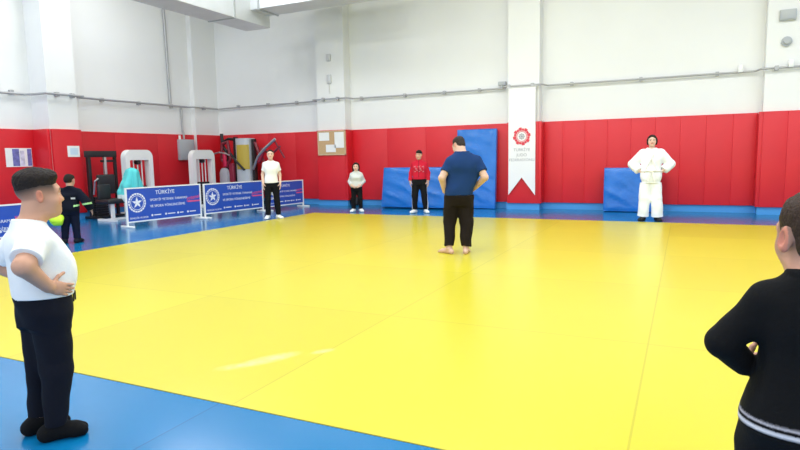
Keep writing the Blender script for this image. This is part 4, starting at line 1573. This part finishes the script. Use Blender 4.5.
pr = torso(1.28, 0.162, 1.0, 0.145, 0.85, 0.146, 0.108)
person((-5.97, 13.58, 0.0), R(18), 'person in red zip jacket and black striped trousers before the low blue mat', dict(
    vox=0.006, seed=71, prof=pr, neck=(0, 0.015, 1.305), rn=0.047, hc=(0, -0.01, 1.455), hh=0.21, hrot=(-0.15, 0.12, 0.08),
    arms={1: ((0.145, 0.015, 1.225), (0.215, 0.03, 1.00), (0.225, -0.04, 0.80), (0.0, -0.25, -1), (-0.9, 0.2, 0), (0, -1, 0), 0.5),
          -1: ((-0.145, 0.015, 1.225), (-0.215, 0.03, 1.00), (-0.225, -0.04, 0.80), (0.05, -0.25, -1), (0.9, 0.2, 0), (0, -1, 0), 0.5)},
    legs={1: ((0.09, 0.0, 0.79), (0.125, -0.01, 0.44), (0.15, 0.02, 0.08), (0.4, -1)),
          -1: ((-0.09, 0.0, 0.79), (-0.115, -0.01, 0.44), (-0.13, 0.02, 0.08), (-0.5, -1))},
    ra=(0.042, 0.037, 0.027), rl=(0.088, 0.058, 0.038), hand=0.16, foot=0.225, hair=hair_mop, skin=(0.62, 0.38, 0.28),
    trousers=dict(off=0.012, waist=0.94, r=(0.102, 0.078, 0.064), to=0.93, wr=0.006, col=sidestripe),
    top=dict(name='track_jacket', off=0.024, hem=0.855, sleeve=1.9, r=(0.056, 0.056, 0.043), wr=0.007, wf=18, col=redjacket, collar=0.045),
    shoes=(0.80, 0.80, 0.80)))


# 8. child in navy at the left wall, seen from behind, leaning to own right
def navyjacket(V):
    c = np.tile((0.003, 0.005, 0.014), (len(V), 1)).astype(np.float32)
    x, y, z = V.T
    s = (x < -0.10) & (np.abs(z - (0.665 + 0.45 * (x + 0.10) * -0.35 + 0.0)) < 0.016) & (y > -0.02)
    c[s] = (0.45, 0.80, 0.35)
    s2 = (np.abs(x + 0.10) < 0.03) & (np.abs(z - 0.80) < 0.015) & (y > 0)
    c[s2] = (0.6, 0.6, 0.62)
    return c


pr = torso(0.96, 0.14, 0.76, 0.13, 0.64, 0.135, 0.105)
pr = [(z, -0.10 * max(0, z - 0.70), cy, a, b_) for (z, cx, cy, a, b_) in pr]
person((-9.81, 6.90, 0.0), R(218), 'child in navy jacket with lime stripe, back turned, beside the left barrier gap', dict(
    vox=0.006, seed=81, prof=pr, neck=(-0.03, 0.01, 0.985), rn=0.042, hc=(-0.02, -0.03, 1.11), hh=0.205, hrot=(-0.3, 0.15, 0),
    arms={1: ((0.12, 0.01, 0.93), (0.22, -0.03, 0.72), (0.21, -0.10, 0.56), (0.0, -0.3, -1), (-0.9, 0.2, 0), (0, -1, 0), 0.9),
          -1: ((-0.165, 0.02, 0.91), (-0.30, 0.07, 0.72), (-0.34, -0.02, 0.58), (-0.1, -0.5, -0.9), (0.9, 0.2, 0), (0, -1, 0), 0.4)},
    legs={1: ((0.07, 0.0, 0.60), (0.09, 0.0, 0.34), (0.115, 0.02, 0.07), (0.3, -1)),
          -1: ((-0.07, 0.0, 0.60), (-0.08, 0.0, 0.34), (-0.09, 0.02, 0.07), (-0.2, -1))},
    ra=(0.038, 0.034, 0.025), rl=(0.07, 0.05, 0.034), hand=0.13, foot=0.19, hair=hair_mop, skin=(0.5, 0.3, 0.22),
    trousers=dict(off=0.012, waist=0.70, r=(0.085, 0.068, 0.056), to=0.94, wr=0.006, col=(0.003, 0.006, 0.022)),
    top=dict(name='jacket', off=0.028, hem=0.58, sleeve=1.9, r=(0.066, 0.078, 0.066), wr=0.008, wf=18, col=navyjacket, collar=0.035),
    shoes=(0.010, 0.012, 0.02)))

# lime bundle held by that child
f = SDF((-0.25, -0.25, -0.25), (0.25, 0.25, 0.25), 0.006)
f.ell((0, 0, 0), (0.14, 0.09, 0.095), 0)
f.ell((0.04, 0.02, 0.05), (0.08, 0.06, 0.06), 0.03)
f.ell((-0.07, 0.02, -0.03), (0.06, 0.05, 0.05), 0.03)
f.everywhere(wrinkle(0.008, 5, 40))
o = f.mesh('cloth_bundle', MT['lime'], lambda V: np.tile((0.55, 0.88, 0.03), (len(V), 1)))
o.location = (-9.84, 6.66, 0.42)
tag(o, 'bright lime green bundle held low by the child in navy jacket', 'bundle')

# turquoise jacket draped over the bench backrest
f = SDF((-0.5, -0.6, -0.8), (0.5, 0.5, 0.35), 0.008)
f.ell((0.0, 0.03, 0.03), (0.20, 0.10, 0.13), 0)
f.cone((-0.06, 0.06, 0.02), (-0.07, 0.10, -0.42), 0.12, 0.13, 0.05)
f.cone((0.09, 0.06, 0.02), (0.12, 0.10, -0.40), 0.10, 0.11, 0.05)
f.cone((0.0, -0.02, 0.02), (0.03, -0.16, -0.30), 0.10, 0.11, 0.05)
f.cone((0.03, -0.16, -0.30), (0.05, -0.22, -0.58), 0.11, 0.12, 0.04)
f.cone((-0.10, -0.03, -0.02), (-0.11, -0.24, -0.45), 0.07, 0.075, 0.03)
f.cone((-0.11, -0.24, -0.45), (-0.10, -0.27, -0.64), 0.075, 0.06, 0.03)
f.cone((0.14, 0.0, 0.0), (0.19, -0.08, -0.55), 0.06, 0.065, 0.02)
f.everywhere(wrinkle(0.014, 9, 30, 0.25))


def turqcol(V):
    c = np.tile((0.10, 0.60, 0.60), (len(V), 1)).astype(np.float32)
    c[(V[:, 2] < -0.50)] = (0.62, 0.72, 0.72)
    return c


o = f.mesh('jacket', MT['turq'], turqcol)
o.location = (-12.46, 10.47, 1.12)
tag(o, 'turquoise jacket draped over the bench beside the first blue barrier', 'jacket')
